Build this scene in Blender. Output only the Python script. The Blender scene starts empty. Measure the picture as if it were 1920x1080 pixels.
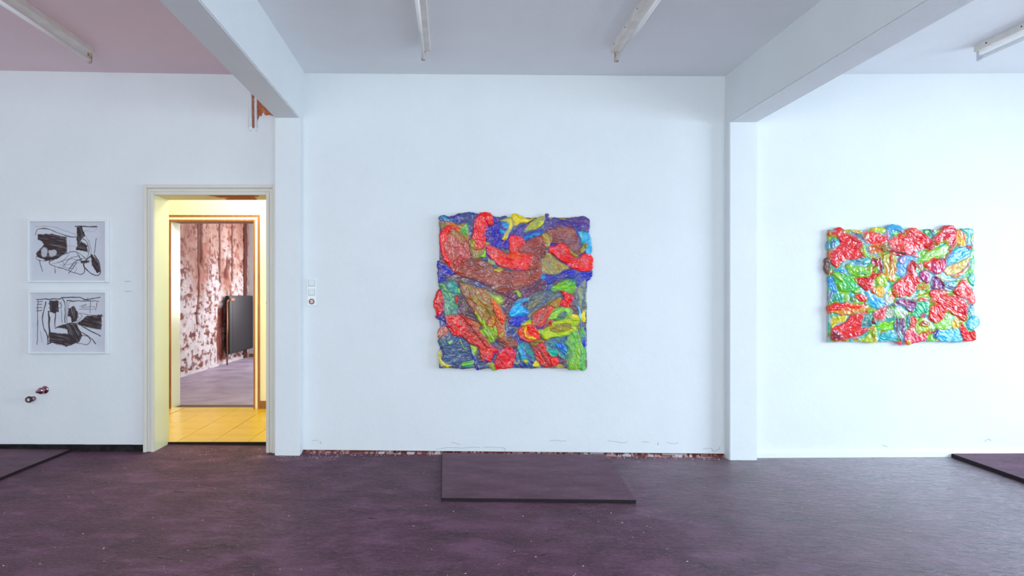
import bpy, bmesh, math, random
import numpy as np
from mathutils import Vector, Matrix

# ------------------------------------------------------------------ camera
F_PX = 1280.0                 # focal length in pixels of the 1920 wide frame
K = 228.0                     # pixels per metre on the back wall plane (y = 0)
D = F_PX / K                  # camera to wall
CH = 1.32                     # camera height
VX, VY = 843.0, 552.0         # vanishing point
sc = bpy.context.scene
cam_d = bpy.data.cameras.new('camera')
cam = bpy.data.objects.new('camera', cam_d)
sc.collection.objects.link(cam)
cam.location = (0, -D, CH)
cam.rotation_euler = (math.pi / 2, 0, 0)
cam_d.sensor_width = 36
cam_d.lens = 36 * F_PX / 1920
cam_d.shift_x = (960 - VX) / 1920
cam_d.shift_y = (VY - 540) / 1920
cam_d.clip_start = 0.05
sc.camera = cam

# ------------------------------------------------------------------ world, light, exposure
w = bpy.data.worlds.new('world'); sc.world = w; w.use_nodes = True
w.node_tree.nodes['Background'].inputs[0].default_value = (0.62, 0.80, 1.0, 1)
w.node_tree.nodes['Background'].inputs[1].default_value = 1.2
sc.view_settings.view_transform = 'Standard'
sc.view_settings.look = 'None'
sc.view_settings.gamma = 1
sc.view_settings.use_curve_mapping = False
sc.view_settings.exposure = 0.08
sc.cycles.max_bounces = 10
sc.cycles.diffuse_bounces = 6
sc.cycles.use_denoising = True
sc.cycles.sample_clamp_indirect = 8


def area(name, loc, target, sx, sy, power, col, spread=180):
    l = bpy.data.lights.new(name, 'AREA'); l.shape = 'RECTANGLE'
    l.size = sx; l.size_y = sy; l.energy = power; l.color = col; l.spread = math.radians(spread)
    o = bpy.data.objects.new(name, l); sc.collection.objects.link(o)
    o.location = loc
    o.rotation_euler = (Vector(target) - Vector(loc)).to_track_quat('-Z', 'Y').to_euler()
    return o


DAY = (0.79, 0.93, 0.99)
# the tall glazed opening in the right wall (x = 6.9): sky light falling in, and light thrown back from the bright ground outside
area('daylight_right_sky', (6.85, -2.9, 1.9), (4.0, -1.8, 0.0), 2.8, 1.2, 115, (0.60, 0.80, 1.0), 130)
area('daylight_right_ground', (6.85, -3.1, 1.0), (0, -2.8, 2.3), 3.0, 1.6, 74, DAY)
# daylight through the windows behind the camera
area('daylight_front', (3.4, -8.35, 1.6), (2.4, 0, 3.0), 3.4, 2.0, 88, DAY)
area('daylight_front_middle', (-1.6, -8.35, 1.6), (-1.0, 0, 3.0), 3.0, 2.0, 222, DAY)
# second room: window in its far wall
area('daylight_far_room', (-1.9, 8.45, 1.75), (-3.0, 3.0, 1.0), 2.2, 1.7, 150, (0.96, 0.95, 1.0))
# corridor: warm ceiling lamp out of sight
pl = bpy.data.lights.new('corridor_lamp_light', 'POINT'); pl.energy = 50; pl.color = (1.0, 0.97, 0.86); pl.shadow_soft_size = 0.15
po = bpy.data.objects.new('corridor_lamp_light', pl); sc.collection.objects.link(po); po.location = (-2.0, 1.15, 2.62)


# ------------------------------------------------------------------ helpers
def P(x, y, d=0.0):
    """pixel of the photograph -> (X, Z) on the plane d metres in front of the back wall"""
    s = (D - d) / F_PX
    return (x - VX) * s, (VY - y) * s + CH


def fz(X):
    return float(np.interp(X, [-6, -2.5, .5, 2.3, 3.6, 7], [.045, .03, 0, -.02, -.012, 0]))


def s2l(c):
    return tuple(((v / 255) / 12.92 if v / 255 <= .04045 else (((v / 255) + .055) / 1.055) ** 2.4) for v in c)


def link(o, parent=None):
    sc.collection.objects.link(o)
    if parent is not None:
        o.parent = parent
    return o


def tag(o, label=None, cat=None, group=None, kind=None):
    if label: o['label'] = label
    if cat: o['category'] = cat
    if group: o['group'] = group
    if kind: o['kind'] = kind
    return o


def empty(name, loc=(0, 0, 0)):
    o = bpy.data.objects.new(name, None); o.location = loc; o.empty_display_size = .1
    return link(o)


def bx(bm, x0, x1, y0, y1, z0, z1):
    vs = [bm.verts.new(p) for p in ((x0, y0, z0), (x1, y0, z0), (x1, y1, z0), (x0, y1, z0), (x0, y0, z1), (x1, y0, z1), (x1, y1, z1), (x0, y1, z1))]
    for f in ((0, 3, 2, 1), (4, 5, 6, 7), (0, 1, 5, 4), (1, 2, 6, 5), (2, 3, 7, 6), (3, 0, 4, 7)):
        bm.faces.new([vs[i] for i in f])
    return vs


def hexa(bm, pts):
    """8 points ordered like bx"""
    vs = [bm.verts.new(p) for p in pts]
    for f in ((0, 3, 2, 1), (4, 5, 6, 7), (0, 1, 5, 4), (1, 2, 6, 5), (2, 3, 7, 6), (3, 0, 4, 7)):
        bm.faces.new([vs[i] for i in f])


def bevel(bm, r, seg=2):
    bmesh.ops.bevel(bm, geom=list(bm.edges), offset=r, segments=seg, affect='EDGES', profile=.6)


def tube(bm, p0, p1, r0, r1=None, n=16, caps=True):
    r1 = r0 if r1 is None else r1
    p0, p1 = Vector(p0), Vector(p1)
    q = (p1 - p0).to_track_quat('Z', 'Y')
    A, B = [], []
    for i in range(n):
        a = 2 * math.pi * i / n
        v = Vector((math.cos(a), math.sin(a), 0))
        A.append(bm.verts.new(p0 + q @ (v * r0))); B.append(bm.verts.new(p1 + q @ (v * r1)))
    for i in range(n):
        j = (i + 1) % n
        bm.faces.new((A[i], A[j], B[j], B[i]))
    if caps:
        bm.faces.new(A[::-1]); bm.faces.new(B)


def lathe(bm, prof, origin, axis=(0, -1, 0), n=24):
    """prof: list of (radius, distance along axis)"""
    q = Vector(axis).to_track_quat('Z', 'Y'); o = Vector(origin)
    rings = []
    for r, h in prof:
        rings.append([bm.verts.new(o + q @ Vector((r * math.cos(2 * math.pi * i / n), r * math.sin(2 * math.pi * i / n), h))) for i in range(n)])
    for a, b in zip(rings, rings[1:]):
        for i in range(n):
            j = (i + 1) % n
            bm.faces.new((a[i], a[j], b[j], b[i]))
    bm.faces.new(rings[0][::-1]); bm.faces.new(rings[-1])


def obj(name, bm, mat, parent=None, smooth=False):
    me = bpy.data.meshes.new(name)
    bmesh.ops.recalc_face_normals(bm, faces=bm.faces)
    bm.to_mesh(me); bm.free()
    if smooth:
        for p in me.polygons: p.use_smooth = True
    if mat: me.materials.append(mat)
    return link(bpy.data.objects.new(name, me), parent)


def box(name, x0, x1, y0, y1, z0, z1, mat, parent=None, bev=0):
    bm = bmesh.new(); bx(bm, x0, x1, y0, y1, z0, z1)
    if bev: bevel(bm, bev)
    return obj(name, bm, mat, parent)


def struct(o):
    o['kind'] = 'structure'
    return o


# ------------------------------------------------------------------ materials
class N:
    def __init__(self, name, rough=.6, col=(.8, .8, .8), spec=.5, coat=0, metal=0):
        self.m = bpy.data.materials.new(name); self.m.use_nodes = True
        self.t = self.m.node_tree; self.n = self.t.nodes; self.b = self.n['Principled BSDF']
        self.b.inputs['Base Color'].default_value = (*col, 1)
        self.b.inputs['Roughness'].default_value = rough
        self.b.inputs['Specular IOR Level'].default_value = spec
        self.b.inputs['Coat Weight'].default_value = coat
        self.b.inputs['Coat Roughness'].default_value = .12
        self.b.inputs['Metallic'].default_value = metal
        self.co = self.n.new('ShaderNodeTexCoord').outputs['Object']

    def lk(self, a, b): self.t.links.new(a, b)

    def map(self, scale=(1, 1, 1), rot=(0, 0, 0)):
        m = self.n.new('ShaderNodeMapping'); m.inputs['Scale'].default_value = scale; m.inputs['Rotation'].default_value = rot
        self.lk(self.co, m.inputs['Vector']); return m.outputs[0]

    def noise(self, scale, detail=4, rough=.55, vec=None, dist=0):
        t = self.n.new('ShaderNodeTexNoise'); t.inputs['Scale'].default_value = scale; t.inputs['Detail'].default_value = detail
        t.inputs['Roughness'].default_value = rough; t.inputs['Distortion'].default_value = dist
        self.lk(vec or self.co, t.inputs['Vector']); return t.outputs['Fac']

    def ramp(self, fac, stops):
        r = self.n.new('ShaderNodeValToRGB'); e = r.color_ramp.elements
        while len(e) < len(stops): e.new(.5)
        for i, (p, c) in enumerate(stops):
            e[i].position = p; e[i].color = (*c, 1) if len(c) == 3 else c
        self.lk(fac, r.inputs[0]); return r.outputs[0]

    def mix(self, fac, a, b, mode='MIX'):
        m = self.n.new('ShaderNodeMix'); m.data_type = 'RGBA'; m.blend_type = mode
        for v, s in ((fac, m.inputs['Factor']), (a, m.inputs['A']), (b, m.inputs['B'])):
            if hasattr(v, 'is_output'): self.lk(v, s)
            elif isinstance(v, tuple): s.default_value = (*v, 1)
            else: s.default_value = v
        return m.outputs['Result']

    def math(self, op, a, b=0.0):
        m = self.n.new('ShaderNodeMath'); m.operation = op
        for v, s in ((a, m.inputs[0]), (b, m.inputs[1])):
            if hasattr(v, 'is_output'): self.lk(v, s)
            else: s.default_value = v
        return m.outputs[0]

    def color(self, s): self.lk(s, self.b.inputs['Base Color'])

    def rough(self, s): self.lk(s, self.b.inputs['Roughness'])

    def bump(self, h, strength=.3, dist=.01):
        b = self.n.new('ShaderNodeBump'); b.inputs['Strength'].default_value = strength; b.inputs['Distance'].default_value = dist
        self.lk(h, b.inputs['Height']); self.lk(b.outputs[0], self.b.inputs['Normal']); return b.outputs[0]


def white_wall(name, col=(.80, .82, .83), sc_=1.0):
    m = N(name, .75, col, .3)
    a = m.noise(2.2, 5); c = m.ramp(a, [(.3, tuple(v * .96 for v in col)), (.7, col)])
    f = m.noise(130, 3, .6)
    c = m.mix(m.math('MULTIPLY', f, .10), c, (.66, .69, .72)); m.color(c)
    m.bump(m.math('ADD', f, m.math('MULTIPLY', m.noise(14, 4), 1.6)), .28 * sc_, .006)
    return m.m


M = {}
M['wall'] = white_wall('white_plaster')
M['ceil'] = white_wall('white_ceiling_paint', (.87, .88, .90), .8)
M['ceil_pink'] = white_wall('bounce_tinted_ceiling', (.90, .68, .72), .8)  # left bay: pink cast of light bounced off the floor, put into the colour
M['pillar'] = white_wall('white_pillar_paint', (.80, .82, .83), 1.0)

# dark purple brown floor coating
m = N('dark_floor_coating', .42, (.09, .06, .075), .45)
big = m.noise(.7, 5, .6); mid = m.noise(3.2, 6, .62, m.map((1, 1.7, 1), (0, 0, .35)), .4)
c = m.ramp(mid, [(.28, s2l((56, 32, 45))), (.5, s2l((90, 52, 73))), (.72, s2l((124, 82, 110)))])
c = m.mix(m.ramp(big, [(.38, (0, 0, 0)), (.66, (1, 1, 1))]), c, m.mix(.45, c, s2l((84, 66, 70))))
sp = m.noise(95, 2, .5)
c = m.mix(m.ramp(sp, [(.66, (0, 0, 0)), (.78, (.55, .55, .55))]), c, s2l((190, 170, 182)))
fine = m.noise(38, 5, .7, m.map((1, 2.2, 1), (0, 0, .25)))
c = m.mix(m.ramp(fine, [(.48, (0, 0, 0)), (.72, (.55, .55, .55))]), c, s2l((138, 98, 126)))
dent = m.ramp(m.noise(5.5, 4, .6, m.map((1, 3.4, 1), (0, 0, .3)), 1.2), [(.66, (0, 0, 0)), (.70, (.8, .8, .8))])
c = m.mix(dent, c, s2l((46, 30, 38)))
scuff = m.ramp(m.noise(26, 6, .75, m.map((1, 3, 1), (0, 0, -.5)), .5), [(.60, (0, 0, 0)), (.72, (.7, .7, .7))])
c = m.mix(scuff, c, s2l((160, 132, 148)))
m.color(c)
# the coating is walked dull on one side of the room and still glossy on the other
sep = m.n.new('ShaderNodeSeparateXYZ'); m.lk(m.co, sep.inputs[0])
gl = m.math('ADD', m.math('MULTIPLY', sep.outputs[0], .37), m.math('ADD', -.60, m.math('MULTIPLY', m.noise(.9, 5, .6), .5)))
glc = m.ramp(gl, [(.0, (0, 0, 0)), (1, (1, 1, 1))])
m.rough(m.ramp(glc, [(0, (.58, .58, .58)), (1, (.24, .24, .24))]))
m.lk(m.math('ADD', .22, m.math('MULTIPLY', glc, .75)), m.b.inputs['Specular IOR Level'])
m.lk(m.math('MULTIPLY', glc, .9), m.b.inputs['Coat Weight']); m.b.inputs['Coat Roughness'].default_value = .30; m.b.inputs['Coat IOR'].default_value = 1.6
wr = m.noise(11, 5, .62, m.map((1, 2.6, 1), (0, 0, .3)), .8)
nb = m.bump(m.math('ADD', m.math('SUBTRACT', m.ramp(wr, [(.44, (0, 0, 0)), (.6, (1, 1, 1))]), dent), m.math('MULTIPLY', fine, .5)), .6, .010)
m.lk(nb, m.b.inputs['Coat Normal'])
M['floor'] = m.m

m = N('dark_floor_plate', .6, (.07, .05, .062), .2)
c = m.ramp(m.noise(2.5, 6, .65, m.map((1, 2, 1))), [(.3, s2l((80, 50, 66))), (.7, s2l((112, 78, 96)))])
c = m.mix(m.ramp(m.noise(80, 2), [(.66, (0, 0, 0)), (.76, (.5, .5, .5))]), c, s2l((170, 150, 160)))
c = m.mix(m.ramp(m.noise(16, 6, .75, m.map((1, 3, 1))), [(.58, (0, 0, 0)), (.74, (.6, .6, .6))]), c, s2l((160, 130, 148)))
m.color(c); m.bump(m.noise(30, 4), .25, .006); M['plate'] = m.m
m = N('dark_plate_edge', .7, (.02, .013, .016), .2); M['plate_edge'] = m.m

m = N('black_skirting', .8, (.012, .010, .010), .2)
m.color(m.ramp(m.noise(14, 4), [(.4, (.008, .007, .007)), (.75, (.03, .025, .024))])); M['black'] = m.m

m = N('chipped_white_gloss', .4, (.78, .77, .70), .5)
n1 = m.noise(16, 5, .7, m.map((2.5, 2.5, .35)))
c = m.ramp(n1, [(.0, (.68, .64, .56)), (.67, (.72, .68, .60)), (.70, s2l((150, 115, 90))), (.8, s2l((120, 80, 60)))])
m.color(c); m.bump(n1, .15, .003); M['casing'] = m.m

m = N('cream_wall', .6, s2l((246, 240, 206)), .3); m.bump(m.noise(40, 3), .1, .004); M['cream'] = m.m
m = N('cream_gloss', .22, s2l((226, 236, 208)), .5); M['cream_gloss'] = m.m
m = N('brown_wood_strip', .5, s2l((128, 78, 40)), .4)
m.color(m.ramp(m.noise(6, 5, .6, m.map((8, 8, .6))), [(.3, s2l((124, 74, 34))), (.7, s2l((176, 118, 58)))])); M['wood'] = m.m
m = N('yellow_tile', .3, s2l((232, 196, 40)), .5)
oi = m.n.new('ShaderNodeObjectInfo').outputs['Random']
c = m.ramp(m.noise(3, 5, .6), [(.3, s2l((212, 170, 14))), (.7, s2l((232, 196, 34)))])
m.color(m.mix(m.math('MULTIPLY', oi, .35), c, s2l((224, 192, 50)))); M['tile'] = m.m
m = N('tile_joint', .8, s2l((96, 70, 18))); M['joint'] = m.m
m = N('lilac_screed', .45, s2l((140, 126, 142)), .4)
m.color(m.ramp(m.noise(2.5, 6, .6), [(.3, s2l((140, 124, 142))), (.7, s2l((182, 170, 186)))])); m.bump(m.noise(20, 4), .2, .005); M['far_floor'] = m.m

m = N('color_attribute_plaster', .85, (.7, .6, .55), .2)
at = m.n.new('ShaderNodeAttribute'); at.attribute_name = 'Col'; m.color(at.outputs['Color']); m.bump(m.noise(60, 4), .3, .008); M['attr_matt'] = m.m
m = N('glossy_thick_acrylic', .22, (.8, .1, .1), .55, .5)
at = m.n.new('ShaderNodeAttribute'); at.attribute_name = 'Col'; m.color(at.outputs['Color']); M['acrylic'] = m.m
m = N('satin_thick_acrylic', .29, (.8, .1, .1), .5, .2)
at = m.n.new('ShaderNodeAttribute'); at.attribute_name = 'Col'; m.color(at.outputs['Color']); M['acrylic_satin'] = m.m
m = N('ink_on_paper', .85, (.8, .8, .8), .15)
at = m.n.new('ShaderNodeAttribute'); at.attribute_name = 'Col'; m.color(at.outputs['Color']); M['paper'] = m.m
M['frame'] = N('white_picture_frame', .45, (.80, .82, .83), .4).m
M['canvas'] = N('raw_canvas_edge', .8, (.62, .62, .60), .2).m
m = N('aged_white_enamel', .45, s2l((228, 220, 208)), .4)
m.color(m.ramp(m.noise(9, 4), [(.35, s2l((222, 214, 206))), (.7, s2l((236, 232, 226)))])); M['enamel'] = m.m
M['glass_tube'] = N('unlit_white_tube', .22, s2l((240, 240, 238)), .5).m
m = N('rusty_holder', .6, s2l((150, 96, 66)), .3); m.color(m.ramp(m.noise(60, 3), [(.4, s2l((200, 180, 160))), (.6, s2l((132, 80, 54)))])); M['holder'] = m.m
M['hole'] = N('dark_hole', .8, (.02, .012, .01), .2).m
M['plastic'] = N('white_switch_plastic', .35, (.78, .79, .79), .5).m
M['plastic_grey'] = N('grey_switch_gap', .5, (.30, .31, .32), .3).m
M['copper_pink'] = N('copper_contact', .35, s2l((206, 160, 150)), .5, 0, .2).m
M['brown_ring'] = N('dark_brown_ring', .4, s2l((60, 24, 22)), .5).m
M['chrome'] = N('tarnished_chrome', .18, s2l((170, 130, 138)), .5, 0, 1).m
M['pale'] = N('pale_plug', .5, s2l((205, 205, 212)), .4).m
M['radiator'] = N('black_radiator_enamel', .45, s2l((34, 31, 33)), .4).m
M['copper'] = N('copper_pipe', .35, s2l((184, 120, 84)), .5, 0, .7).m
M['crack'] = N('wall_crack', .9, s2l((172, 180, 188)), .1).m
m = N('exposed_brick', .9, s2l((150, 74, 48)), .15)
m.color(m.ramp(m.noise(22, 5, .65), [(.3, s2l((150, 78, 60))), (.52, s2l((196, 116, 84))), (.72, s2l((224, 176, 150)))])); m.bump(m.noise(26, 5), .8, .012); M['brick'] = m.m
m = N('plaster_crumbs', .9, s2l((210, 190, 185)), .1)
m.color(m.ramp(m.n.new('ShaderNodeObjectInfo').outputs['Random'], [(0, s2l((204, 170, 160))), (1, s2l((204, 170, 160)))])); M['crumb'] = m.m
M['pencil'] = N('grey_caption_print', .8, s2l((160, 172, 186)), .1).m
m = N('bare_lintel', .8, s2l((176, 112, 66)), .2); sep = m.n.new('ShaderNodeSeparateXYZ'); m.lk(m.co, sep.inputs[0])
e = m.math('ADD', m.math('MULTIPLY', sep.outputs[0], 1.6), m.math('MULTIPLY', m.noise(5, 5, .6), .9))
m.color(m.ramp(e, [(.40, s2l((236, 224, 190))), (.46, s2l((182, 104, 56))), (.98, s2l((170, 92, 48))), (1.0, s2l((230, 214, 170)))])); M['lintel'] = m.m


# ------------------------------------------------------------------ numpy noise
_rng = np.random.RandomState(7)
_tab = _rng.rand(256, 256)


def vnoise(x, y, seed=0):
    x = x + seed * 17.31; y = y + seed * 9.77
    xi = np.floor(x).astype(int); yi = np.floor(y).astype(int)
    fx = x - xi; fy = y - yi
    fx = fx * fx * (3 - 2 * fx); fy = fy * fy * (3 - 2 * fy)
    a = _tab[xi & 255, yi & 255]; b = _tab[(xi + 1) & 255, yi & 255]
    c = _tab[xi & 255, (yi + 1) & 255]; d = _tab[(xi + 1) & 255, (yi + 1) & 255]
    return (a * (1 - fx) + b * fx) * (1 - fy) + (c * (1 - fx) + d * fx) * fy


def fbm(x, y, o=3, seed=0):
    s = 0; a = .5; t = 0
    for k in range(o):
        s = s + a * vnoise(x * 2 ** k, y * 2 ** k, seed + k * 3); t += a; a *= .5
    return s / t


def smooth_poly(pts, n=6):
    P_ = np.array(pts, float); L = len(P_); out = []
    for i in range(L):
        p0, p1, p2, p3 = P_[i - 1], P_[i], P_[(i + 1) % L], P_[(i + 2) % L]
        for k in range(n):
            t = k / n
            out.append(.5 * ((2 * p1) + (-p0 + p2) * t + (2 * p0 - 5 * p1 + 4 * p2 - p3) * t * t + (-p0 + 3 * p1 - 3 * p2 + p3) * t ** 3))
    return np.array(out)


def smooth_line(pts, n=6):
    P_ = [pts[0]] + list(pts) + [pts[-1]]; P_ = np.array(P_, float); out = []
    for i in range(1, len(P_) - 2):
        p0, p1, p2, p3 = P_[i - 1], P_[i], P_[i + 1], P_[i + 2]
        for k in range(n):
            t = k / n
            out.append(.5 * ((2 * p1) + (-p0 + p2) * t + (2 * p0 - 5 * p1 + 4 * p2 - p3) * t * t + (-p0 + 3 * p1 - 3 * p2 + p3) * t ** 3))
    out.append(P_[-1])
    return np.array(out)


def sdist(poly, X, Y, closed=True):
    """signed distance, positive inside"""
    A = poly; B = np.roll(poly, -1, 0)
    if not closed:
        A = poly[:-1]; B = poly[1:]
    best = np.full(X.shape, 1e9); ins = np.zeros(X.shape, bool)
    for (ax, ay), (bx_, by) in zip(A, B):
        dx, dy = bx_ - ax, by - ay
        l = dx * dx + dy * dy + 1e-12
        t = np.clip(((X - ax) * dx + (Y - ay) * dy) / l, 0, 1)
        best = np.minimum(best, (X - ax - t * dx) ** 2 + (Y - ay - t * dy) ** 2)
        if closed:
            c = (ay > Y) != (by > Y)
            if abs(dy) > 1e-12:
                ins ^= c & (X < dx * (Y - ay) / dy + ax)
    d = np.sqrt(best)
    return np.where(ins, d, -d) if closed else d


def mesh_np(name, verts, faces, cols, mat, parent=None, smooth=True):
    me = bpy.data.meshes.new(name)
    nv, nf = len(verts), len(faces)
    me.vertices.add(nv); me.vertices.foreach_set('co', np.ascontiguousarray(verts, np.float32).ravel())
    me.loops.add(nf * 4); me.loops.foreach_set('vertex_index', np.ascontiguousarray(faces, np.int32).ravel())
    me.polygons.add(nf); me.polygons.foreach_set('loop_start', np.arange(0, nf * 4, 4, dtype=np.int32))
    me.polygons.foreach_set('use_smooth', np.full(nf, smooth))
    me.update(calc_edges=True)
    if cols is not None:
        ca = me.color_attributes.new('Col', 'FLOAT_COLOR', 'POINT')
        ca.data.foreach_set('color', np.ascontiguousarray(np.c_[cols, np.ones(nv)], np.float32).ravel())
    me.materials.append(mat)
    return link(bpy.data.objects.new(name, me), parent)


def lin(c):
    c = np.asarray(c, float) / 255
    return np.where(c <= .04045, c / 12.92, ((c + .055) / 1.055) ** 2.4)

# ================================================================== STRUCTURE
XL, XR, YF = -5.0, 6.9, -8.5
WT = 0.28                                      # wall thickness
DX0, DX1 = P(290, 0)[0], P(500, 0)[0]          # door opening in the back wall
DZ = P(0, 366)[1]
PLX = (-1.413, -1.212); PRX = (2.261, 2.485)   # pillars (front face x range)
BZL, BZR = 2.746, 2.711                        # beam undersides

# floor with the slight slope of the old building
bm = bmesh.new()
xs = [XL + (XR - XL) * k / 48 for k in range(49)]
rows = []
for yy in (YF, -6.5, -5, -4, -3, -2, -1, -.4, .27):
    rows.append([bm.verts.new((x, yy, fz(x))) for x in xs])
for a, b in zip(rows, rows[1:]):
    for i in range(len(xs) - 1):
        bm.faces.new((a[i], a[i + 1], b[i + 1], b[i]))
fl_ = struct(obj('floor', bm, M['floor'], None, True))
if fl_.data.polygons[0].normal.z < 0: fl_.data.flip_normals()

# ceiling: three bays between the beams
CZ = {'l': ((XL, 3.185), (PLX[0], 3.12)), 'c': ((PLX[1], 3.14), (PRX[0], 3.112)), 'r': ((PRX[1], 3.127), (XR, 3.15))}
bm = bmesh.new()
for ck, ((x0, z0), (x1, z1)) in CZ.items():
    e = .1
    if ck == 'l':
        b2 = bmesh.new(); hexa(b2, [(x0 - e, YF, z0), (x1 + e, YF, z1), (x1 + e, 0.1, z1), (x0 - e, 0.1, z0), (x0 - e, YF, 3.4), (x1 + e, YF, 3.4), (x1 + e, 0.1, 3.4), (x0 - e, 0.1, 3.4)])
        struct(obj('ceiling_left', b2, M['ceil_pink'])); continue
    hexa(bm, [(x0 - e, YF, z0), (x1 + e, YF, z1), (x1 + e, 0.1, z1), (x0 - e, 0.1, z0), (x0 - e, YF, 3.4), (x1 + e, YF, 3.4), (x1 + e, 0.1, 3.4), (x0 - e, 0.1, 3.4)])
struct(obj('ceiling', bm, M['ceil']))

# back wall with its doorway; in the middle bay the plaster stops above the floor
bm = bmesh.new()
jb = .02
bx(bm, XL - .25, DX0 - jb, 0, WT, -.1, 3.4)
bx(bm, DX0 - jb, DX1 + jb, 0, WT, DZ + jb, 3.4)
bx(bm, DX1 + jb, -1.3, 0, WT, -.1, 3.4)
hexa(bm, [(-1.3, 0, fz(-1.3) + .026), (2.3, 0, fz(2.3) + .03), (2.3, WT, fz(2.3) + .03), (-1.3, WT, fz(-1.3) + .026), (-1.3, 0, 3.4), (2.3, 0, 3.4), (2.3, WT, 3.4), (-1.3, WT, 3.4)])
bx(bm, 2.3, XR + .25, 0, WT, -.1, 3.4)
wall_back = struct(obj('wall_back', bm, M['wall']))

# rough brick footing left bare under the middle bay
nx, nz = 500, 5
gx = np.linspace(-1.25, 2.27, nx)
V = []; C = []
for j in range(nz):
    for i, x in enumerate(gx):
        f = fz(x)
        jag = fbm(np.array([x * 9.]), np.array([j * 2.]), 3, 3)[0]; fine = vnoise(np.array([x * 40.]), np.array([j * 1.3]), 5)[0]
        yv = [-.012 - .02 * fine, -.012 + .012 * jag, .004 + .02 * jag, .012 + .01 * fine, .02][j]
        zv = f + [-.01, .006 + .008 * jag, .016 + .006 * fine, .024, .045][j]
        if j == 0: yv -= .015 * jag
        V.append((x, yv, zv))
        t = jag + .35 * (fine - .5)
        c = lin((118, 62, 58)) if t < .42 else (lin((176, 132, 126)) if t < .56 else (lin((90, 44, 46)) if t < .66 else lin((205, 190, 190))))
        if j >= 3: c = lin((70, 34, 34))
        C.append(c)
idx = np.arange(nx * nz).reshape(nz, nx)
Fq = np.stack([idx[:-1, :-1], idx[:-1, 1:], idx[1:, 1:], idx[1:, :-1]], -1).reshape(-1, 4)
struct(mesh_np('trim_1', np.array(V), Fq, np.array(C), M['attr_matt'], None, False))

# hair cracks and lifted paint edges low on the back wall
CR = [[(818, 842), (842, 839), (868, 840), (884, 838), (900, 839)], [(906, 838), (938, 839), (947, 841), (947, 847)], [(847, 829), (856, 831), (862, 834)],
      [(1030, 827), (1042, 825), (1052, 827), (1062, 826)], [(1139, 826), (1156, 828), (1168, 830), (1176, 828)], [(1204, 828), (1216, 829)], [(1234, 830), (1234, 834)],
      [(1318, 842), (1332, 840), (1338, 846), (1347, 843), (1350, 838)], [(1250, 829), (1262, 832), (1272, 830)], [(585, 826), (596, 825)], [(600, 827), (603, 832)], [(1655, 834), (1664, 838)], [(1846, 828), (1853, 823), (1858, 826)]]
for pts in CR:
    L = [P(*p) for p in smooth_line(pts, 3)]
    bm = bmesh.new()
    for (xa, za), (xb, zb) in zip(L, L[1:]):
        a = Vector((xa, 0, za)); b = Vector((xb, 0, zb)); d_ = (b - a)
        if d_.length < 1e-4: continue
        n_ = Vector((-d_.z, 0, d_.x)).normalized() * .0013
        e_ = d_.normalized() * .001
        hexa(bm, [tuple(v) for v in (a - n_ - e_ + Vector((0, -.0025, 0)), b - n_ + e_ + Vector((0, -.0025, 0)), b - n_ + e_ + Vector((0, .002, 0)), a - n_ - e_ + Vector((0, .002, 0)),
                                     a + n_ - e_ + Vector((0, -.0025, 0)), b + n_ + e_ + Vector((0, -.0025, 0)), b + n_ + e_ + Vector((0, .002, 0)), a + n_ - e_ + Vector((0, .002, 0)))])
    obj('crack', bm, M['crack'], wall_back)

# side and front walls with window openings
bm = bmesh.new(); bx(bm, XL - .25, XL, YF - .25, 0, -.1, 3.4); struct(obj('wall_left', bm, M['wall']))
WY0, WY1, WZ0, WZ1 = -4.6, -1.5, .06, 2.55
bm = bmesh.new()
bx(bm, XR, XR + .25, YF - .25, WY0, -.1, 3.4); bx(bm, XR, XR + .25, WY1, 0, -.1, 3.4)
bx(bm, XR, XR + .25, WY0, WY1, -.1, WZ0); bx(bm, XR, XR + .25, WY0, WY1, WZ1, 3.4)
struct(obj('wall_right', bm, M['wall']))
FW = [(-3.2, 0.0), (1.8, 5.4)]; FZ0, FZ1 = .85, 2.95
bm = bmesh.new()
for a, b in ((XL, FW[0][0]), (FW[0][1], FW[1][0]), (FW[1][1], XR)): bx(bm, a, b, YF - .25, YF, -.1, 3.4)
for a, b in FW: bx(bm, a, b, YF - .25, YF, -.1, FZ0); bx(bm, a, b, YF - .25, YF, FZ1, 3.4)
struct(obj('wall_front', bm, M['wall']))


def window(n, axis, a0, a1, z0, z1, c):
    """wooden window frame with mullions, axis = the direction it runs along"""
    root = empty('window_%d' % n, ((a0 + a1) / 2, c, z0) if axis == 'x' else (c, (a0 + a1) / 2, z0)); struct(root)
    def bar(nm, p0, p1, q0, q1):
        bm = bmesh.new()
        cc = c
        if axis == 'x': bx(bm, p0, p1, cc - .03, cc + .03, q0, q1)
        else: bx(bm, cc - .03, cc + .03, p0, p1, q0, q1)
        bmesh.ops.translate(bm, verts=bm.verts, vec=-root.location)
        obj(nm, bm, M['frame'], root)
    t = .06
    bar('window_frame', a0, a0 + t, z0, z1); bar('window_frame', a1 - t, a1, z0, z1); bar('window_frame', a0 + t, a1 - t, z0, z0 + t); bar('window_frame', a0 + t, a1 - t, z1 - t, z1)
    for k in (1, 2):
        m_ = a0 + (a1 - a0) * k / 3; bar('mullion', m_ - .03, m_ + .03, z0 + t, z1 - t)


window(1, 'y', WY0, WY1, WZ0, WZ1, XR + .16)
window(2, 'x', *FW[0], FZ0, FZ1, YF - .16)
window(3, 'x', *FW[1], FZ0, FZ1, YF - .16)

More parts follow.
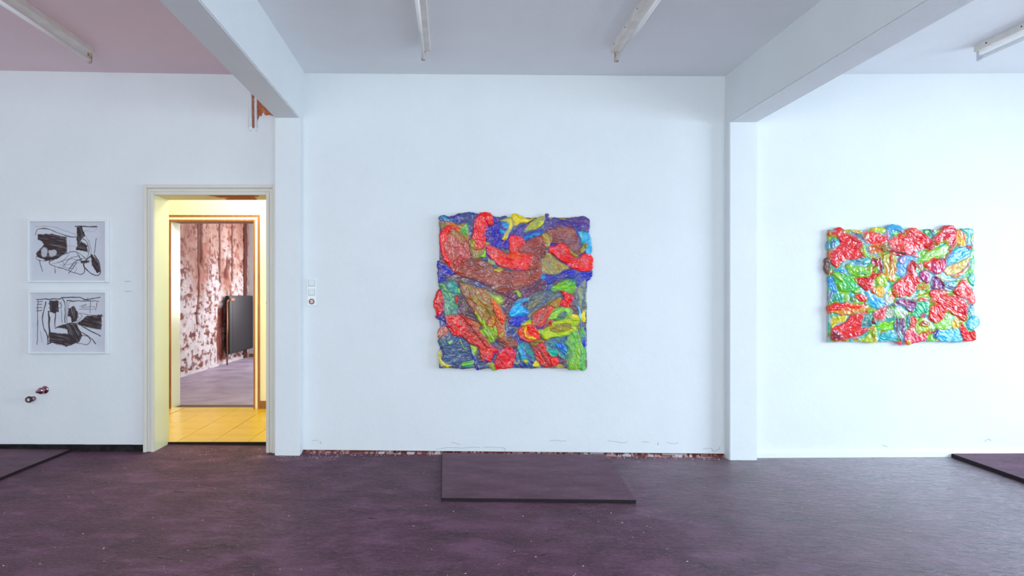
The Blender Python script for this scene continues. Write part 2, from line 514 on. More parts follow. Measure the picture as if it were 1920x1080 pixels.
# pillars and ceiling beams
for (a, b), zt, nm in ((PLX, BZL, 'pillar'), (PRX, BZR, 'pillar')):
    bm = bmesh.new(); bx(bm, a, b, -.1, .02, -.06, zt + .01); bmesh.ops.bevel(bm, geom=[e for e in bm.edges if abs(e.verts[0].co.z - e.verts[1].co.z) > 1], offset=.006, segments=2, affect='EDGES')
    struct(obj(nm, bm, M['pillar']))
for (a, b), zb, (ta, tb) in ((PLX, BZL, (-1.43, -1.178)), (PRX, BZR, (2.268, 2.5))):
    bm = bmesh.new()
    hexa(bm, [(a, YF, zb), (b, YF, zb), (b, .02, zb), (a, .02, zb), (ta, YF, 3.35), (tb, YF, 3.35), (tb, .02, 3.35), (ta, .02, 3.35)])
    bmesh.ops.bevel(bm, geom=[e for e in bm.edges if abs(e.verts[0].co.y - e.verts[1].co.y) > 1], offset=.006, segments=2, affect='EDGES')
    struct(obj('ceiling_beam', bm, M['pillar']))

# skirtings
bm = bmesh.new()
xa = XL
while xa < DX0 - .085:
    xb = min(xa + .4, DX0 - .085)
    hexa(bm, [(xa, -.012, fz(xa) - .02), (xb, -.012, fz(xb) - .02), (xb, .004, fz(xb) - .02), (xa, .004, fz(xa) - .02), (xa, -.012, fz(xa) + .054), (xb, -.012, fz(xb) + .055), (xb, .004, fz(xb) + .055), (xa, .004, fz(xa) + .054)])
    xa = xb
struct(obj('baseboard_left', bm, M['black']))
bm = bmesh.new()
xa = PRX[1] - .01
while xa < XR - .01:
    xb = min(xa + .5, XR)
    hexa(bm, [(xa, -.03, fz(xa) - .02), (xb, -.03, fz(xb) - .02), (xb, .004, fz(xb) - .02), (xa, .004, fz(xa) - .02), (xa, -.026, fz(xa) + .034), (xb, -.026, fz(xb) + .034), (xb, .004, fz(xb) + .042), (xa, .004, fz(xa) + .044)])
    xa = xb
struct(obj('baseboard_right', bm, M['frame']))

# ------------------------------------------------------------------ doorway 1
d1 = struct(empty('door_1', ((DX0 + DX1) / 2, 0, .03)))
def local(bm, root): bmesh.ops.translate(bm, verts=bm.verts, vec=-root.location); return bm
DB = .02
for side in ('l', 'r', 't'):
    bm = bmesh.new()
    for (i0, i1, dep) in ((0, .026, .022), (.026, .054, .014), (.054, .082, .034)):
        if side == 'l': bx(bm, DX0 - i1, DX0 - i0, -dep, .002, DB, DZ + i1)
        elif side == 'r':
            bx(bm, DX1 + i0, min(DX1 + i1, -1.414), -dep, .002, DB, DZ + i1)
        else: bx(bm, DX0 - i0, DX1 + i0, -dep, .002, DZ + i0, DZ + i1)
    bevel(bm, .003, 1)
    obj('casing', local(bm, d1), M['casing'], d1)
bm = bmesh.new(); bx(bm, DX0 - jb, DX0, .0, WT + .005, .02, DZ + jb); obj('jamb', local(bm, d1), M['cream_gloss'], d1)
bm = bmesh.new(); bx(bm, DX1, DX1 + jb, .0, WT + .005, .02, DZ + jb); obj('jamb', local(bm, d1), M['cream_gloss'], d1)
bm = bmesh.new(); bx(bm, DX0, DX1, .0, WT + .005, DZ, DZ + jb); obj('lintel', local(bm, d1), M['lintel'], d1)
bm = bmesh.new(); bx(bm, DX0, DX1, .262, .285, .01, .046); obj('threshold', local(bm, d1), M['hole'], d1)

# ------------------------------------------------------------------ corridor
CY0, CY1, CY2 = WT, 2.05, 2.30
CX0, CX1 = -4.6, .2
EX0, EX1 = VX * 0 + (321 - VX) * (CY1 + D) / F_PX, (476 - VX) * (CY1 + D) / F_PX
EZ = (VY - 415) * (CY1 + D) / F_PX + CH
fc = box('floor_corridor', CX0, CX1, CY0, CY2 + .02, -.06, .036, M['joint']); struct(fc)
ts = .31
bm = bmesh.new(); bx(bm, 0, ts - .004, 0, ts - .004, -.004, .002)
tile0 = obj('tile', bm, M['tile'], fc)
ox = (398 - VX) * 5.94 / F_PX + .0025
nxt0 = -5; first = True
rnd = random.Random(3)
for i in range(-7, 9):
    for j in range(7):
        x = ox + i * ts; y = CY0 + .012 + j * ts - (.01 if j else 0)
        if x < CX0 or x + ts > CX1: continue
        if y + ts > CY2 + .02: continue
        t = tile0 if first else tile0.copy()
        if not first: link(t, fc)
        first = False
        t.location = (x, y, .036 + rnd.uniform(-.0006, .0006)); t.rotation_euler = (rnd.uniform(-.002, .002), rnd.uniform(-.002, .002), 0)
struct(box('ceiling_corridor', CX0, CX1, CY0, CY1, 2.95, 3.2, M['cream']))
struct(box('wall_corridor_left', CX0 - .2, CX0, CY0, CY1, -.06, 3.2, M['cream']))
struct(box('wall_corridor_right', CX1, CX1 + .2, CY0, CY1, -.06, 3.2, M['cream']))
bm = bmesh.new()
bx(bm, CX0 - .2, EX0 - .015, CY1, CY2, -.06, 3.2); bx(bm, EX1 + .015, CX1 + .4, CY1, CY2, -.06, 3.2); bx(bm, EX0 - .015, EX1 + .015, CY1, CY2, EZ + .015, 3.2)
struct(obj('wall_corridor_back', bm, M['cream']))
# brown skirting beside the far doorway
struct(box('baseboard_corridor', EX1 + .069, CX1, CY1 - .016, CY1, .036, .125, M['wood']))

d2 = struct(empty('door_2', ((EX0 + EX1) / 2, CY1, .036)))
for nm, i0, i1, dep, mat in (('inner_edge_strip', 0, .018, .016, 'wood'), ('casing', .018, .048, .012, 'cream'), ('outer_edge_strip', .048, .069, .022, 'wood')):
    for side in 'lrt':
        bm = bmesh.new()
        if side == 'l': bx(bm, EX0 - i1, EX0 - i0, CY1 - dep, CY1 + .002, .036, EZ + i1)
        elif side == 'r': bx(bm, EX1 + i0, EX1 + i1, CY1 - dep, CY1 + .002, .036, EZ + i1)
        else: bx(bm, EX0 - i0, EX1 + i0, CY1 - dep, CY1 + .002, EZ + i0, EZ + i1)
        obj(nm, local(bm, d2), M[mat], d2)
for a, b in ((EX0 - .015, EX0), (EX1, EX1 + .015)):
    bm = bmesh.new(); bx(bm, a, b, CY1, CY2 + .004, .036, EZ + .015); obj('jamb', local(bm, d2), M['cream_gloss'], d2)
bm = bmesh.new(); bx(bm, EX0, EX1, CY1, CY2 + .004, EZ, EZ + .015); obj('head', local(bm, d2), M['wood'], d2)

# ------------------------------------------------------------------ far room
RX0, RX1, RY1 = -4.2, .6, 8.54
struct(box('floor_far_room', RX0 - .2, RX1, CY2 + .02, RY1, -.1, .03, M['far_floor']))
struct(box('ceiling_far_room', RX0 - .2, RX1, CY2, RY1, 3.1, 3.3, M['ceil']))
bm = bmesh.new(); bx(bm, RX1, RX1 + .2, CY2, RY1 + .2, -.1, 3.3); struct(obj('wall_far_room_right', bm, M['wall']))
bm = bmesh.new()
wx0, wx1, wz0, wz1 = -3.05, -.75, .85, 2.6
bx(bm, RX0 - .2, wx0, RY1, RY1 + .2, -.1, 3.3); bx(bm, wx1, RX1, RY1, RY1 + .2, -.1, 3.3); bx(bm, wx0, wx1, RY1, RY1 + .2, -.1, wz0); bx(bm, wx0, wx1, RY1, RY1 + .2, wz1, 3.3)
struct(obj('wall_far_room_back', bm, M['wall']))
window(4, 'x', wx0, wx1, wz0, wz1, RY1 + .12)

# stripped plaster wall with remains of paint
ys = np.arange(CY2 + .004, RY1 + .02, .02); zs = np.arange(0, 3.12, .0125)
Yg, Zg = np.meshgrid(ys, zs)
pxc = VX - 4.2 * F_PX / (Yg + D)                 # where a column stands, used only to place the real streaks along the wall
base = fbm(Yg * 1.3, Zg * 1.6, 4, 2)
fl = fbm(Yg * 8, Zg * 17, 4, 9)
f2 = fbm(Yg * 12, Zg * 9, 4, 15)
f3 = fbm(Yg * 2.2, Zg * 2.6, 3, 19)
upper = 1 / (1 + np.exp(-(Zg - 1.72 - (base - .5) * 1.7) / .14))
tan = lin((184, 144, 126)); wht = lin((214, 206, 204)); red = lin((122, 58, 44)); dk = lin((92, 48, 42)); pk = lin((176, 138, 126))
col = wht[None, None] * (1 - upper[..., None]) + tan[None, None] * upper[..., None]
col = col * (.84 + .32 * fbm(Yg * 8, Zg * 8, 3, 4))[..., None]
def over(mask, c):
    global col
    mk = np.clip(mask, 0, 1)[..., None]
    col = col * (1 - mk) + np.asarray(c)[None, None] * mk
over((fl - .50) / .10 * (.5 + .4 * f3) * .8, pk)
fk = np.clip((fl - .635 - (.5 - f3) * .30) / .03, 0, 1)
fk = fk * (1 - .45 * upper)
over(fk * .85, red)
over(np.clip((f2 - .645 - (.5 - f3) * .25) / .03, 0, 1) * .8, red)
rg = fbm(Yg * 7, Zg * 5, 3, 51); rg2 = fbm(Yg * 9, Zg * 9, 3, 57)
over(np.clip(1 - np.abs(rg - .5) / .016, 0, 1) * np.clip((fbm(Yg * 2, Zg * 3, 2, 53) - .42) * 6, 0, 1) * .75, lin((140, 84, 70)))
over(np.clip(1 - np.abs(rg2 - .52) / .02, 0, 1) * np.clip((fbm(Yg * 3, Zg * 3, 2, 59) - .4) * 5, 0, 1) * .5, lin((166, 130, 122)))
over(np.clip((fbm(Yg * 1.6, Zg * .9, 3, 63) - .52) / .1, 0, 1) * upper * .6, lin((150, 98, 80)))
over(np.clip((f3 - .60) / .08, 0, 1) * upper * .7, lin((168, 104, 84)))
depth = np.zeros_like(Yg) + (fbm(Yg * 6, Zg * 8, 4, 21) - .5) * .022 - .014 * fk
def streak(dpt, wid, z0, z1, c, deep, wob=.05):
    cy = dpt - D + (fbm(Zg * 2.2, Zg * .1 + dpt, 3, 31) - .5) * wob * 2
    m_ = np.clip(1 - (np.abs(Yg - cy) - wid / 2) / (.035), 0, 1) * np.clip((Zg - z0) / .1, 0, 1) * np.clip((z1 - Zg) / .1, 0, 1)
    m_ = m_ * np.clip(.35 + 1.5 * fbm(Yg * 6, Zg * 3.5, 3, 40), 0, 1)
    over(m_, c)
    depth[...] -= m_ * deep
streak(11.42, .16, 1.75, 3.1, lin((120, 76, 66)), .03)
streak(11.35, .04, 1.0, 3.1, red, .02)
streak(12.38, .05, 1.5, 3.1, dk, .03, .03)
streak(13.10, .07, 1.5, 3.1, dk, .03, .03)
streak(12.75, .22, 1.55, 2.05, lin((110, 54, 44)), .02, .2)
streak(12.45, .32, .05, 1.15, lin((136, 74, 62)), .02, .10)
streak(12.9, .3, .05, 1.2, lin((110, 58, 52)), .02, .10)
streak(11.3, .05, .75, 1.15, red, .03)
over((.09 - Zg) / .03 * (.4 + fl), lin((214, 204, 206)))
V = np.stack([RX0 + depth + 0.03, Yg, Zg], -1).reshape(-1, 3)
idx = np.arange(Yg.size).reshape(Yg.shape)
Fq = np.stack([idx[:-1, :-1], idx[:-1, 1:], idx[1:, 1:], idx[1:, :-1]], -1).reshape(-1, 4)[:, ::-1]
wl = struct(mesh_np('wall_far_room_left', V, Fq, col.reshape(-1, 3), M['attr_matt'], None, True))
box('wall_core', RX0 - .2, RX0 - .03, CY2, RY1, -.1, 3.2, M['brick'], wl)
bm = bmesh.new(); bx(bm, RX0 - .02, RX0 + .05, 13.80 - D, 13.99 - D, .03, 3.1); bevel(bm, .008, 1)
bmesh.ops.subdivide_edges(bm, edges=[e for e in bm.edges if e.calc_length() > 1], cuts=20)
rnd = random.Random(5)
for v in bm.verts: v.co += Vector((rnd.uniform(-.008, .008), rnd.uniform(-.01, .01), 0))
m_ = N('dark_timber', .8, s2l((96, 54, 46)), .2); m_.color(m_.ramp(m_.noise(8, 5, .6, m_.map((6, 6, .6))), [(.3, s2l((80, 44, 38))), (.7, s2l((120, 72, 60)))]))
obj('timber_post', bm, m_.m, wl)
struct(box('baseboard_far_room', RX0 + .05, wx0 + .2, RY1 - .02, RY1, .03, .09, M['wood']))

# ================================================================== THINGS
# ------------------------------------------------------------------ radiator in the far room
y0, y1 = 12.55 - D, 14.05 - D
r = empty('radiator', (-4.08, (y0 + y1) / 2, .22))
tag(r, 'tall black flat panel radiator on the stripped plaster wall seen through both doorways', 'radiator')
bm = bmesh.new(); bx(bm, -4.125, -4.05, y0, y1, .215, 1.295); bevel(bm, .012, 2); obj('panel', local(bm, r), M['radiator'], r)
for ya, yb in ((y0 + .012, y0 + .17), (y0 + .178, y1 - .012)):
    bm = bmesh.new(); bx(bm, -4.052, -4.044, ya, yb, .235, 1.28); bevel(bm, .003, 1); obj('front_plate', local(bm, r), M['radiator'], r)
bm = bmesh.new(); bx(bm, -4.05, -4.03, y0 + .05, y0 + .26, 1.20, 1.25); bevel(bm, .005, 1); tag(obj('valve_tag', local(bm, r), M['copper'], r), 'small copper coloured valve tag')
bm = bmesh.new(); tube(bm, (-4.08, y0 + .05, .13), (-4.08, y0 + .05, .22), .03); tube(bm, (-4.08, y0 + .05, .16), (-4.02, y0 + .05, .16), .028); obj('valve', local(bm, r), M['pale'], r)
for yy in (y0 + .25, y1 - .25):
    bm = bmesh.new(); bx(bm, -4.135, -4.12, yy, yy + .04, .4, 1.1); obj('bracket', local(bm, r), M['radiator'], r)
bm = bmesh.new()
pth = [(-4.07, y0 - .06, .03), (-4.07, y0 - .06, 1.16), (-4.07, y0 - .045, 1.20), (-4.07, y0 - .004, 1.215)]
for a, b in zip(pth, pth[1:]): tube(bm, a, b, .014, n=10)
p_ = obj('heating_pipe', bm, M['copper'], None, True); tag(p_, 'thin copper pipe rising from the floor beside the black radiator', 'pipe')

# ------------------------------------------------------------------ floor plates
def plate(name, pts, th, label):
    bm = bmesh.new()
    lo = [(x, y, fz(x) - .001) for x, y in pts]; hi = [(x, y, fz(x) + th) for x, y in pts]
    hexa(bm, lo + hi); bmesh.ops.recalc_face_normals(bm, faces=bm.faces)
    bmesh.ops.bevel(bm, geom=list(bm.edges), offset=.003, segments=1, affect='EDGES')
    o = obj(name, bm, M['plate']); o.data.materials.append(M['plate_edge'])
    for p in o.data.polygons:
        if abs(p.normal.z) < .8: p.material_index = 1
    tag(o, label, 'floor plate', 'loose dark floor plates'); return o
plate('floor_board', [(-.052, -1.28), (1.185, -1.28), (1.27, -.045), (-.062, -.045)], .022, 'dark purple board lying flat under the large square painting')
plate('floor_board', [(-4.95, -1.25), (-3.115, -1.25), (-3.10, -.016), (-4.95, -.016)], .02, 'dark flat board along the black skirting under the two framed drawings')
plate('floor_board', [(4.02, -1.25), (6.6, -1.25), (6.6, -.034), (4.10, -.034)], .03, 'dark flat board against the white skirting beyond the smaller painting')

# ------------------------------------------------------------------ plaster crumbs on the floor
rnd = random.Random(11); bm = bmesh.new()
def crumb(x, y, s):
    z = fz(x)
    v = [bm.verts.new((x + s * math.cos(a) * rnd.uniform(.5, 1.2), y + s * math.sin(a) * rnd.uniform(.5, 1.2), z)) for a in (0, 1.6, 3.1, 4.7)]
    t = bm.verts.new((x + rnd.uniform(-.3, .3) * s, y, z + s * rnd.uniform(.3, .8)))
    for i in range(4): bm.faces.new((v[i], v[(i + 1) % 4], t))
for _ in range(520):
    x = rnd.uniform(-4.5, 5.5); y = rnd.uniform(-3.3, -.05)
    if (-.15 < x < 1.35 and y > -1.35) or (x < -3.0 and y > -1.35) or (x > 3.95 and y > -1.35): continue
    crumb(x, y, rnd.uniform(.002, .0065) * (1 + .4 * (rnd.random() < .05)))
for _ in range(150):
    crumb(rnd.uniform(-1.55, -.9), -.11 - abs(rnd.gauss(0, .05)), rnd.uniform(.002, .006))
for _ in range(160):
    crumb(rnd.uniform(-1.15, 2.2), -.045 - abs(rnd.gauss(0, .02)), rnd.uniform(.003, .009))
for _ in range(60): crumb(rnd.uniform(-2.3, -1.5), rnd.uniform(-.3, .2), rnd.uniform(.002, .006))
tag(obj('plaster_debris', bm, M['crumb']), 'pale plaster crumbs scattered over the dark floor', 'debris', None, 'stuff')

# ------------------------------------------------------------------ ceiling lights (unlit battens)
def batten(x, yend, zc, off, label, hold='holder', L=1.25):
    t = empty('batten_light', (x, yend - L / 2, zc))
    tag(t, label, 'ceiling light', 'unlit tube lights on the ceiling')
    def A(name, bm, mat, sm=False): return obj(name, bm, mat, t, sm)
    h = L / 2
    bm = bmesh.new(); bx(bm, -.032, .032, -h, h, -.045, .002); bevel(bm, .004, 1); A('housing', bm, M['enamel'])
    for s in (-1, 1):
        bm = bmesh.new(); bx(bm, off - .014, off + .014, s * (h - .012) - .012, s * (h - .012) + .012, -.112, -.042); bevel(bm, .005, 1); A('lamp_holder', bm, M[hold])
    bm = bmesh.new(); tube(bm, (off, -h + .012, -.092), (off, h - .012, -.092), .0135); A('tube', bm, M['glass_tube'], True)
    for s in (-1, 1):
        bm = bmesh.new(); tube(bm, (off, s * (h - .024), -.092), (off, s * (h - .05), -.092), .0145); A('tube_cap', bm, M['pale'])
    for k in range(3):
        bm = bmesh.new(); tube(bm, (-.033, h - .12 - k * .3, -.02), (-.0315, h - .12 - k * .3, -.02), .006, n=8); A('screw', bm, M['hole'])
def ceil_z(x):
    for (a, za), (b, zb) in CZ.values():
        if a <= x <= b: return za + (zb - za) * (x - a) / (b - a)
batten(-2.66, 5.06 - D, ceil_z(-2.66), 0, 'unlit white batten light on the ceiling above the two framed drawings')
batten(-.17, 4.97 - D, ceil_z(-.17), -.02, 'unlit white batten light nearest the beam by the doorway, above the large painting')
batten(1.20, 4.97 - D, ceil_z(1.2), .012, 'unlit white batten light in the middle bay, nearer the beam beside the smaller painting')
batten(3.86, 4.99 - D, ceil_z(3.86), 0, 'unlit white batten light on the ceiling above the smaller painting', 'pale')

# ------------------------------------------------------------------ switch panel
xa, za = P(576, 574); xb, zb = P(594, 522)
t = empty('switch_panel', ((xa + xb) / 2, 0, za)); tag(t, 'white vertical panel of two switches and a socket beside the pillar by the doorway', 'switch panel')
hw = (xb - xa) / 2; hh = zb - za
bm = bmesh.new(); bx(bm, -hw, hw, -.011, 0, 0, hh); bevel(bm, .004, 2); obj('cover_plate', bm, M['plastic'], t)
mh = hh / 3
for k in (1, 2):
    c0 = mh * k + mh / 2
    bm = bmesh.new(); bx(bm, -.026, .026, -.0125, -.006, c0 - .027, c0 + .027); g = obj('switch_surround', bm, M['plastic_grey'], t)
    bm = bmesh.new(); hexa(bm, [(-.024, -.013, c0 - .025), (.024, -.013, c0 - .025), (.024, -.008, c0 - .025), (-.024, -.008, c0 - .025), (-.024, -.019, c0 + .025), (.024, -.019, c0 + .025), (.024, -.008, c0 + .025), (-.024, -.008, c0 + .025)])
    bevel(bm, .002, 1); obj('rocker', bm, M['plastic'], t)
bm = bmesh.new(); lathe(bm, [(.0225, 0), (.0225, .006), (.0155, .007), (.0155, .001)], (0, -.0095, mh / 2)); obj('socket_ring', bm, M['brown_ring'], t)
bm = bmesh.new(); lathe(bm, [(.0153, 0), (.0153, .003)], (0, -.0095, mh / 2)); s_ = obj('socket', bm, M['copper_pink'], t)
for dx in (-.0075, .0075):
    bm = bmesh.new(); tube(bm, (dx, -.0125, mh / 2), (dx, -.0137, mh / 2), .003, n=10); obj('contact_hole', bm, M['hole'], s_)

# ------------------------------------------------------------------ pipe stubs low on the wall
X, Z = P(61, 747.5)
t = empty('pipe_stub', (X, 0, Z)); tag(t, 'short open pipe stub with dark ring, lower of two under the drawings', 'pipe stub')
bm = bmesh.new(); lathe(bm, [(.019, -.01), (.019, .045)], (0.012, 0, .002)); obj('pipe', bm, M['chrome'], t, True)
bm = bmesh.new(); lathe(bm, [(.014, .03), (.023, .032), (.027, .045), (.023, .062), (.0155, .062), (.0145, .05)], (0, 0, 0)); obj('ring', bm, M['brown_ring'], t, True)
bm = bmesh.new(); lathe(bm, [(.0145, .04), (.0145, .055), (.009, .057), (.003, .054)], (0, 0, 0)); obj('plug', bm, M['pale'], t, True)
X, Z = P(83, 731.5)
t = empty('pipe_stub', (X, 0, Z)); tag(t, 'capped chrome pipe stub with a small side spout, upper of two under the drawings', 'pipe stub')
bm = bmesh.new(); lathe(bm, [(.032, 0), (.032, .004), (.026, .009), (.02, .01)], (.006, 0, .003)); obj('rosette', bm, M['chrome'], t, True)
bm = bmesh.new(); lathe(bm, [(.02, 0), (.022, .03), (.026, .036), (.027, .05), (.022, .058), (.008, .061)], (0, 0, 0)); obj('cap', bm, M['chrome'], t, True)
bm = bmesh.new(); tube(bm, (-.015, -.035, -.006), (-.038, -.04, -.009), .011, .013); tube(bm, (-.038, -.04, -.009), (-.043, -.041, -.0095), .013, .008); obj('spout', bm, M['chrome'], t, True)

# ------------------------------------------------------------------ caption cards beside the drawings
for (px, py), lab in (((240.5, 528.5), 'small pale caption card beside the framed drawings, upper of two'), ((240.5, 547), 'small pale caption card beside the framed drawings, lower of two')):
    X, Z = P(px, py); t = box('caption_card', -.034, .034, -.003, 0, -.018, .018, M['wall']); t.location = (X, 0, Z)
    tag(t, lab, 'caption card', 'caption cards on the wall')
    rr = random.Random(int(py)); x = -.026
    bm = bmesh.new()
    while x < .022:
        l = rr.uniform(.006, .012); bx(bm, x, min(x + l, .026), -.0036, -.0028, .0, .0055); x += l + .0025
    obj('printed_text', bm, M['pencil'], t)

# ------------------------------------------------------------------ conduits and bare brick beside the beam
for (a, b, ye), lab in (((465.2, 472.4, 243.5), 'white painted conduit pipe beside the ceiling beam, thicker of two above the doorway'), ((476.6, 481.6, 244.5), 'white painted conduit pipe next to bare brick, thinner of two above the doorway')):
    x0, zb = P(a, ye, .02); x1, _ = P(b, ye, .02); rr = (x1 - x0) / 2
    bm = bmesh.new(); tube(bm, ((x0 + x1) / 2, -rr * .9, zb + .03), ((x0 + x1) / 2, -rr * .9, 3.13), rr, n=16)
    tube(bm, ((x0 + x1) / 2, -rr * .9, zb + .03), ((x0 + x1) / 2, rr * 1.2, zb - .008), rr, n=16)
    tag(obj('conduit_pipe', bm, M['frame'], None, True), lab, 'pipe', 'conduit pipes above the doorway')
xa, _ = P(472.2, 0); xb, _ = P(476.8, 0); _, z0 = P(0, 240)
box('open_groove', xa, xb, -.003, .01, z0, 3.12, M['brick'], wall_back)
pts = [(482, 150), (524, 150), (524, 221), (512, 218), (507, 216), (502, 215.5), (499, 216.5), (496, 215), (494.5, 210), (492, 213), (490, 219), (487.5, 216), (485, 221), (483.5, 226), (482, 218)]
bm = bmesh.new()
lo = [P(*p) for p in pts]
f = [bm.verts.new((x, -.004, z)) for x, z in lo]; g = [bm.verts.new((x, .01, z)) for x, z in lo]
bm.faces.new(f); bm.faces.new(g[::-1])
for i in range(len(f)): bm.faces.new((f[i], f[(i + 1) % len(f)], g[(i + 1) % len(f)], g[i]))
obj('bare_brick_patch', bm, M['brick'], wall_back)

# ------------------------------------------------------------------ framed ink drawings
INK = lin((58, 40, 40)); PAP = lin((206, 208, 216))


def drawing(name, label, fr, paper, fills, holes, lines, seed):
    """fr, paper: outer frame and paper rectangles in 3.857x crop pixels"""
    q = lambda x, y: (40 + x / 3.857, 400 + y / 3.857)
    fx0, fy0 = q(fr[0], fr[1]); fx1, fy1 = q(fr[2], fr[3])
    X0, Z1 = P(fx0, fy0, .02); X1, Z0 = P(fx1, fy1, .02)
    root = empty(name, ((X0 + X1) / 2, 0, Z0)); tag(root, label, 'framed drawing', 'framed ink drawings')
    a0, b1 = P(*q(paper[0], paper[1]), .006); a1, b0 = P(*q(paper[2], paper[3]), .006)
    for k, (x0, x1, z0, z1) in enumerate(((X0, a0, Z0, Z1), (a1, X1, Z0, Z1), (a0, a1, Z0, b0), (a0, a1, b1, Z1))):
        bm = bmesh.new(); bx(bm, x0, x1, -.028, 0, z0, z1); bevel(bm, .003, 1); obj('frame_bar', local(bm, root), M['frame'], root)
    nx_, ny_ = 300, 244
    gx = np.linspace(paper[0], paper[2], nx_); gy = np.linspace(paper[1], paper[3], ny_)
    Xc, Yc = np.meshgrid(gx, gy)
    wx = Xc + (fbm(Xc / 14, Yc / 14, 3, seed) - .5) * 12; wy = Yc + (fbm(Xc / 14, Yc / 14, 3, seed + 5) - .5) * 12
    ink = np.zeros_like(Xc)
    for pts, ang in fills:
        d_ = sdist(smooth_poly(pts, 1), wx, wy)
        ca, sa = math.cos(math.radians(ang)), math.sin(math.radians(ang))
        st = fbm((Xc * ca + Yc * sa) / 60, (-Xc * sa + Yc * ca) / 5, 3, seed + 9)
        ink = np.maximum(ink, np.clip(d_ / 5 + .5, 0, 1) * np.clip(1.5 - .95 * st, .68, .97))
    for pts in holes:
        d_ = sdist(smooth_poly(pts, 4), wx, wy); ink *= 1 - .75 * np.clip(d_ / 8 + .4, 0, 1)
    wx = Xc + (fbm(Xc / 30, Yc / 30, 2, seed + 2) - .5) * 8; wy = Yc + (fbm(Xc / 30, Yc / 30, 2, seed + 6) - .5) * 8
    for pts, wd in lines:
        d_ = sdist(smooth_line(pts, 5), wx, wy, False)
        pr = .75 + .5 * (fbm(Xc / 40, Yc / 40, 2, seed + 12) - .3)
        ink = np.maximum(ink, np.clip((wd * .5 * pr + 1.0 - d_) / 1.8, 0, 1) * min(.95, .55 + wd * .06))
    smudge = np.clip(fbm(Xc / 60, Yc / 60, 3, seed + 20) - .5, 0, 1) * .25
    c = PAP[None, None] * (1 - smudge[..., None] * .5)
    c = c * (1 - ink[..., None]) + INK[None, None] * ink[..., None]
    V = np.stack([a0 + (Xc - paper[0]) / (paper[2] - paper[0]) * (a1 - a0), np.full_like(Xc, -.006), b1 + (Yc - paper[1]) / (paper[3] - paper[1]) * (b0 - b1)], -1).reshape(-1, 3)
    V -= np.array(root.location)[None]
    idx = np.arange(Xc.size).reshape(Xc.shape)
    Fq = np.stack([idx[:-1, :-1], idx[1:, :-1], idx[1:, 1:], idx[:-1, 1:]], -1).reshape(-1, 4)
    mesh_np('paper', V, Fq, c.reshape(-1, 3), M['paper'], root, False)


drawing('framed_drawing', 'white framed ink drawing of looping strokes, upper of the two beside the doorway',
        (45, 42, 632, 500), (68, 62, 612, 486),
        [([(115, 150), (215, 148), (325, 170), (330, 280), (260, 330), (180, 345), (108, 312), (112, 280), (160, 230), (150, 205), (118, 188)], 10),
         ([(403, 95), (437, 95), (462, 160), (430, 195), (410, 240), (400, 200)], 70), ([(392, 262), (430, 200), (477, 235), (480, 280), (420, 268)], 20),
         ([(498, 288), (550, 330), (572, 420), (548, 435), (512, 380)], 60), ([(425, 343), (495, 340), (495, 358), (430, 360)], 0)],
        [[(142, 272), (165, 245), (190, 262), (180, 312), (150, 312)], [(200, 270), (250, 265), (250, 300), (205, 310)]],
        [([(102, 155), (115, 118), (180, 110), (260, 140), (330, 165), (408, 172)], 6), ([(105, 95), (230, 98), (320, 130), (405, 155)], 2.5), ([(390, 93), (545, 98)], 9), ([(205, 350), (300, 300), (390, 278), (470, 330)], 6),
         ([(205, 345), (212, 370), (330, 410), (420, 440), (455, 425), (455, 380), (430, 330), (400, 285)], 6), ([(445, 185), (470, 200), (485, 240), (488, 290), (470, 335)], 6), ([(542, 180), (530, 290)], 6),
         ([(490, 195), (508, 285)], 4), ([(500, 310), (450, 370), (500, 430), (545, 450), (572, 430), (562, 360), (530, 300)], 8), ([(225, 362), (290, 350), (345, 300)], 4), ([(300, 388), (350, 328), (420, 305)], 5),
         ([(345, 405), (390, 350), (440, 325)], 7), ([(345, 432), (400, 358)], 6), ([(260, 352), (360, 330), (450, 345)], 4), ([(280, 372), (420, 358)], 3), ([(130, 335), (145, 390), (153, 425)], 6), ([(242, 380), (243, 433)], 5),
         ([(330, 232), (395, 240)], 2), ([(440, 130), (500, 112), (545, 105), (520, 130), (450, 128)], 2), ([(105, 310), (120, 340), (180, 345)], 5), ([(460, 160), (488, 200)], 3), ([(330, 175), (330, 285)], 4), ([(350, 190), (352, 280)], 2), ([(250, 385), (380, 400)], 3), ([(360, 370), (400, 400), (380, 430)], 3), ([(400, 280), (420, 320), (460, 330)], 4), ([(320, 385), (300, 345)], 4)], 3)
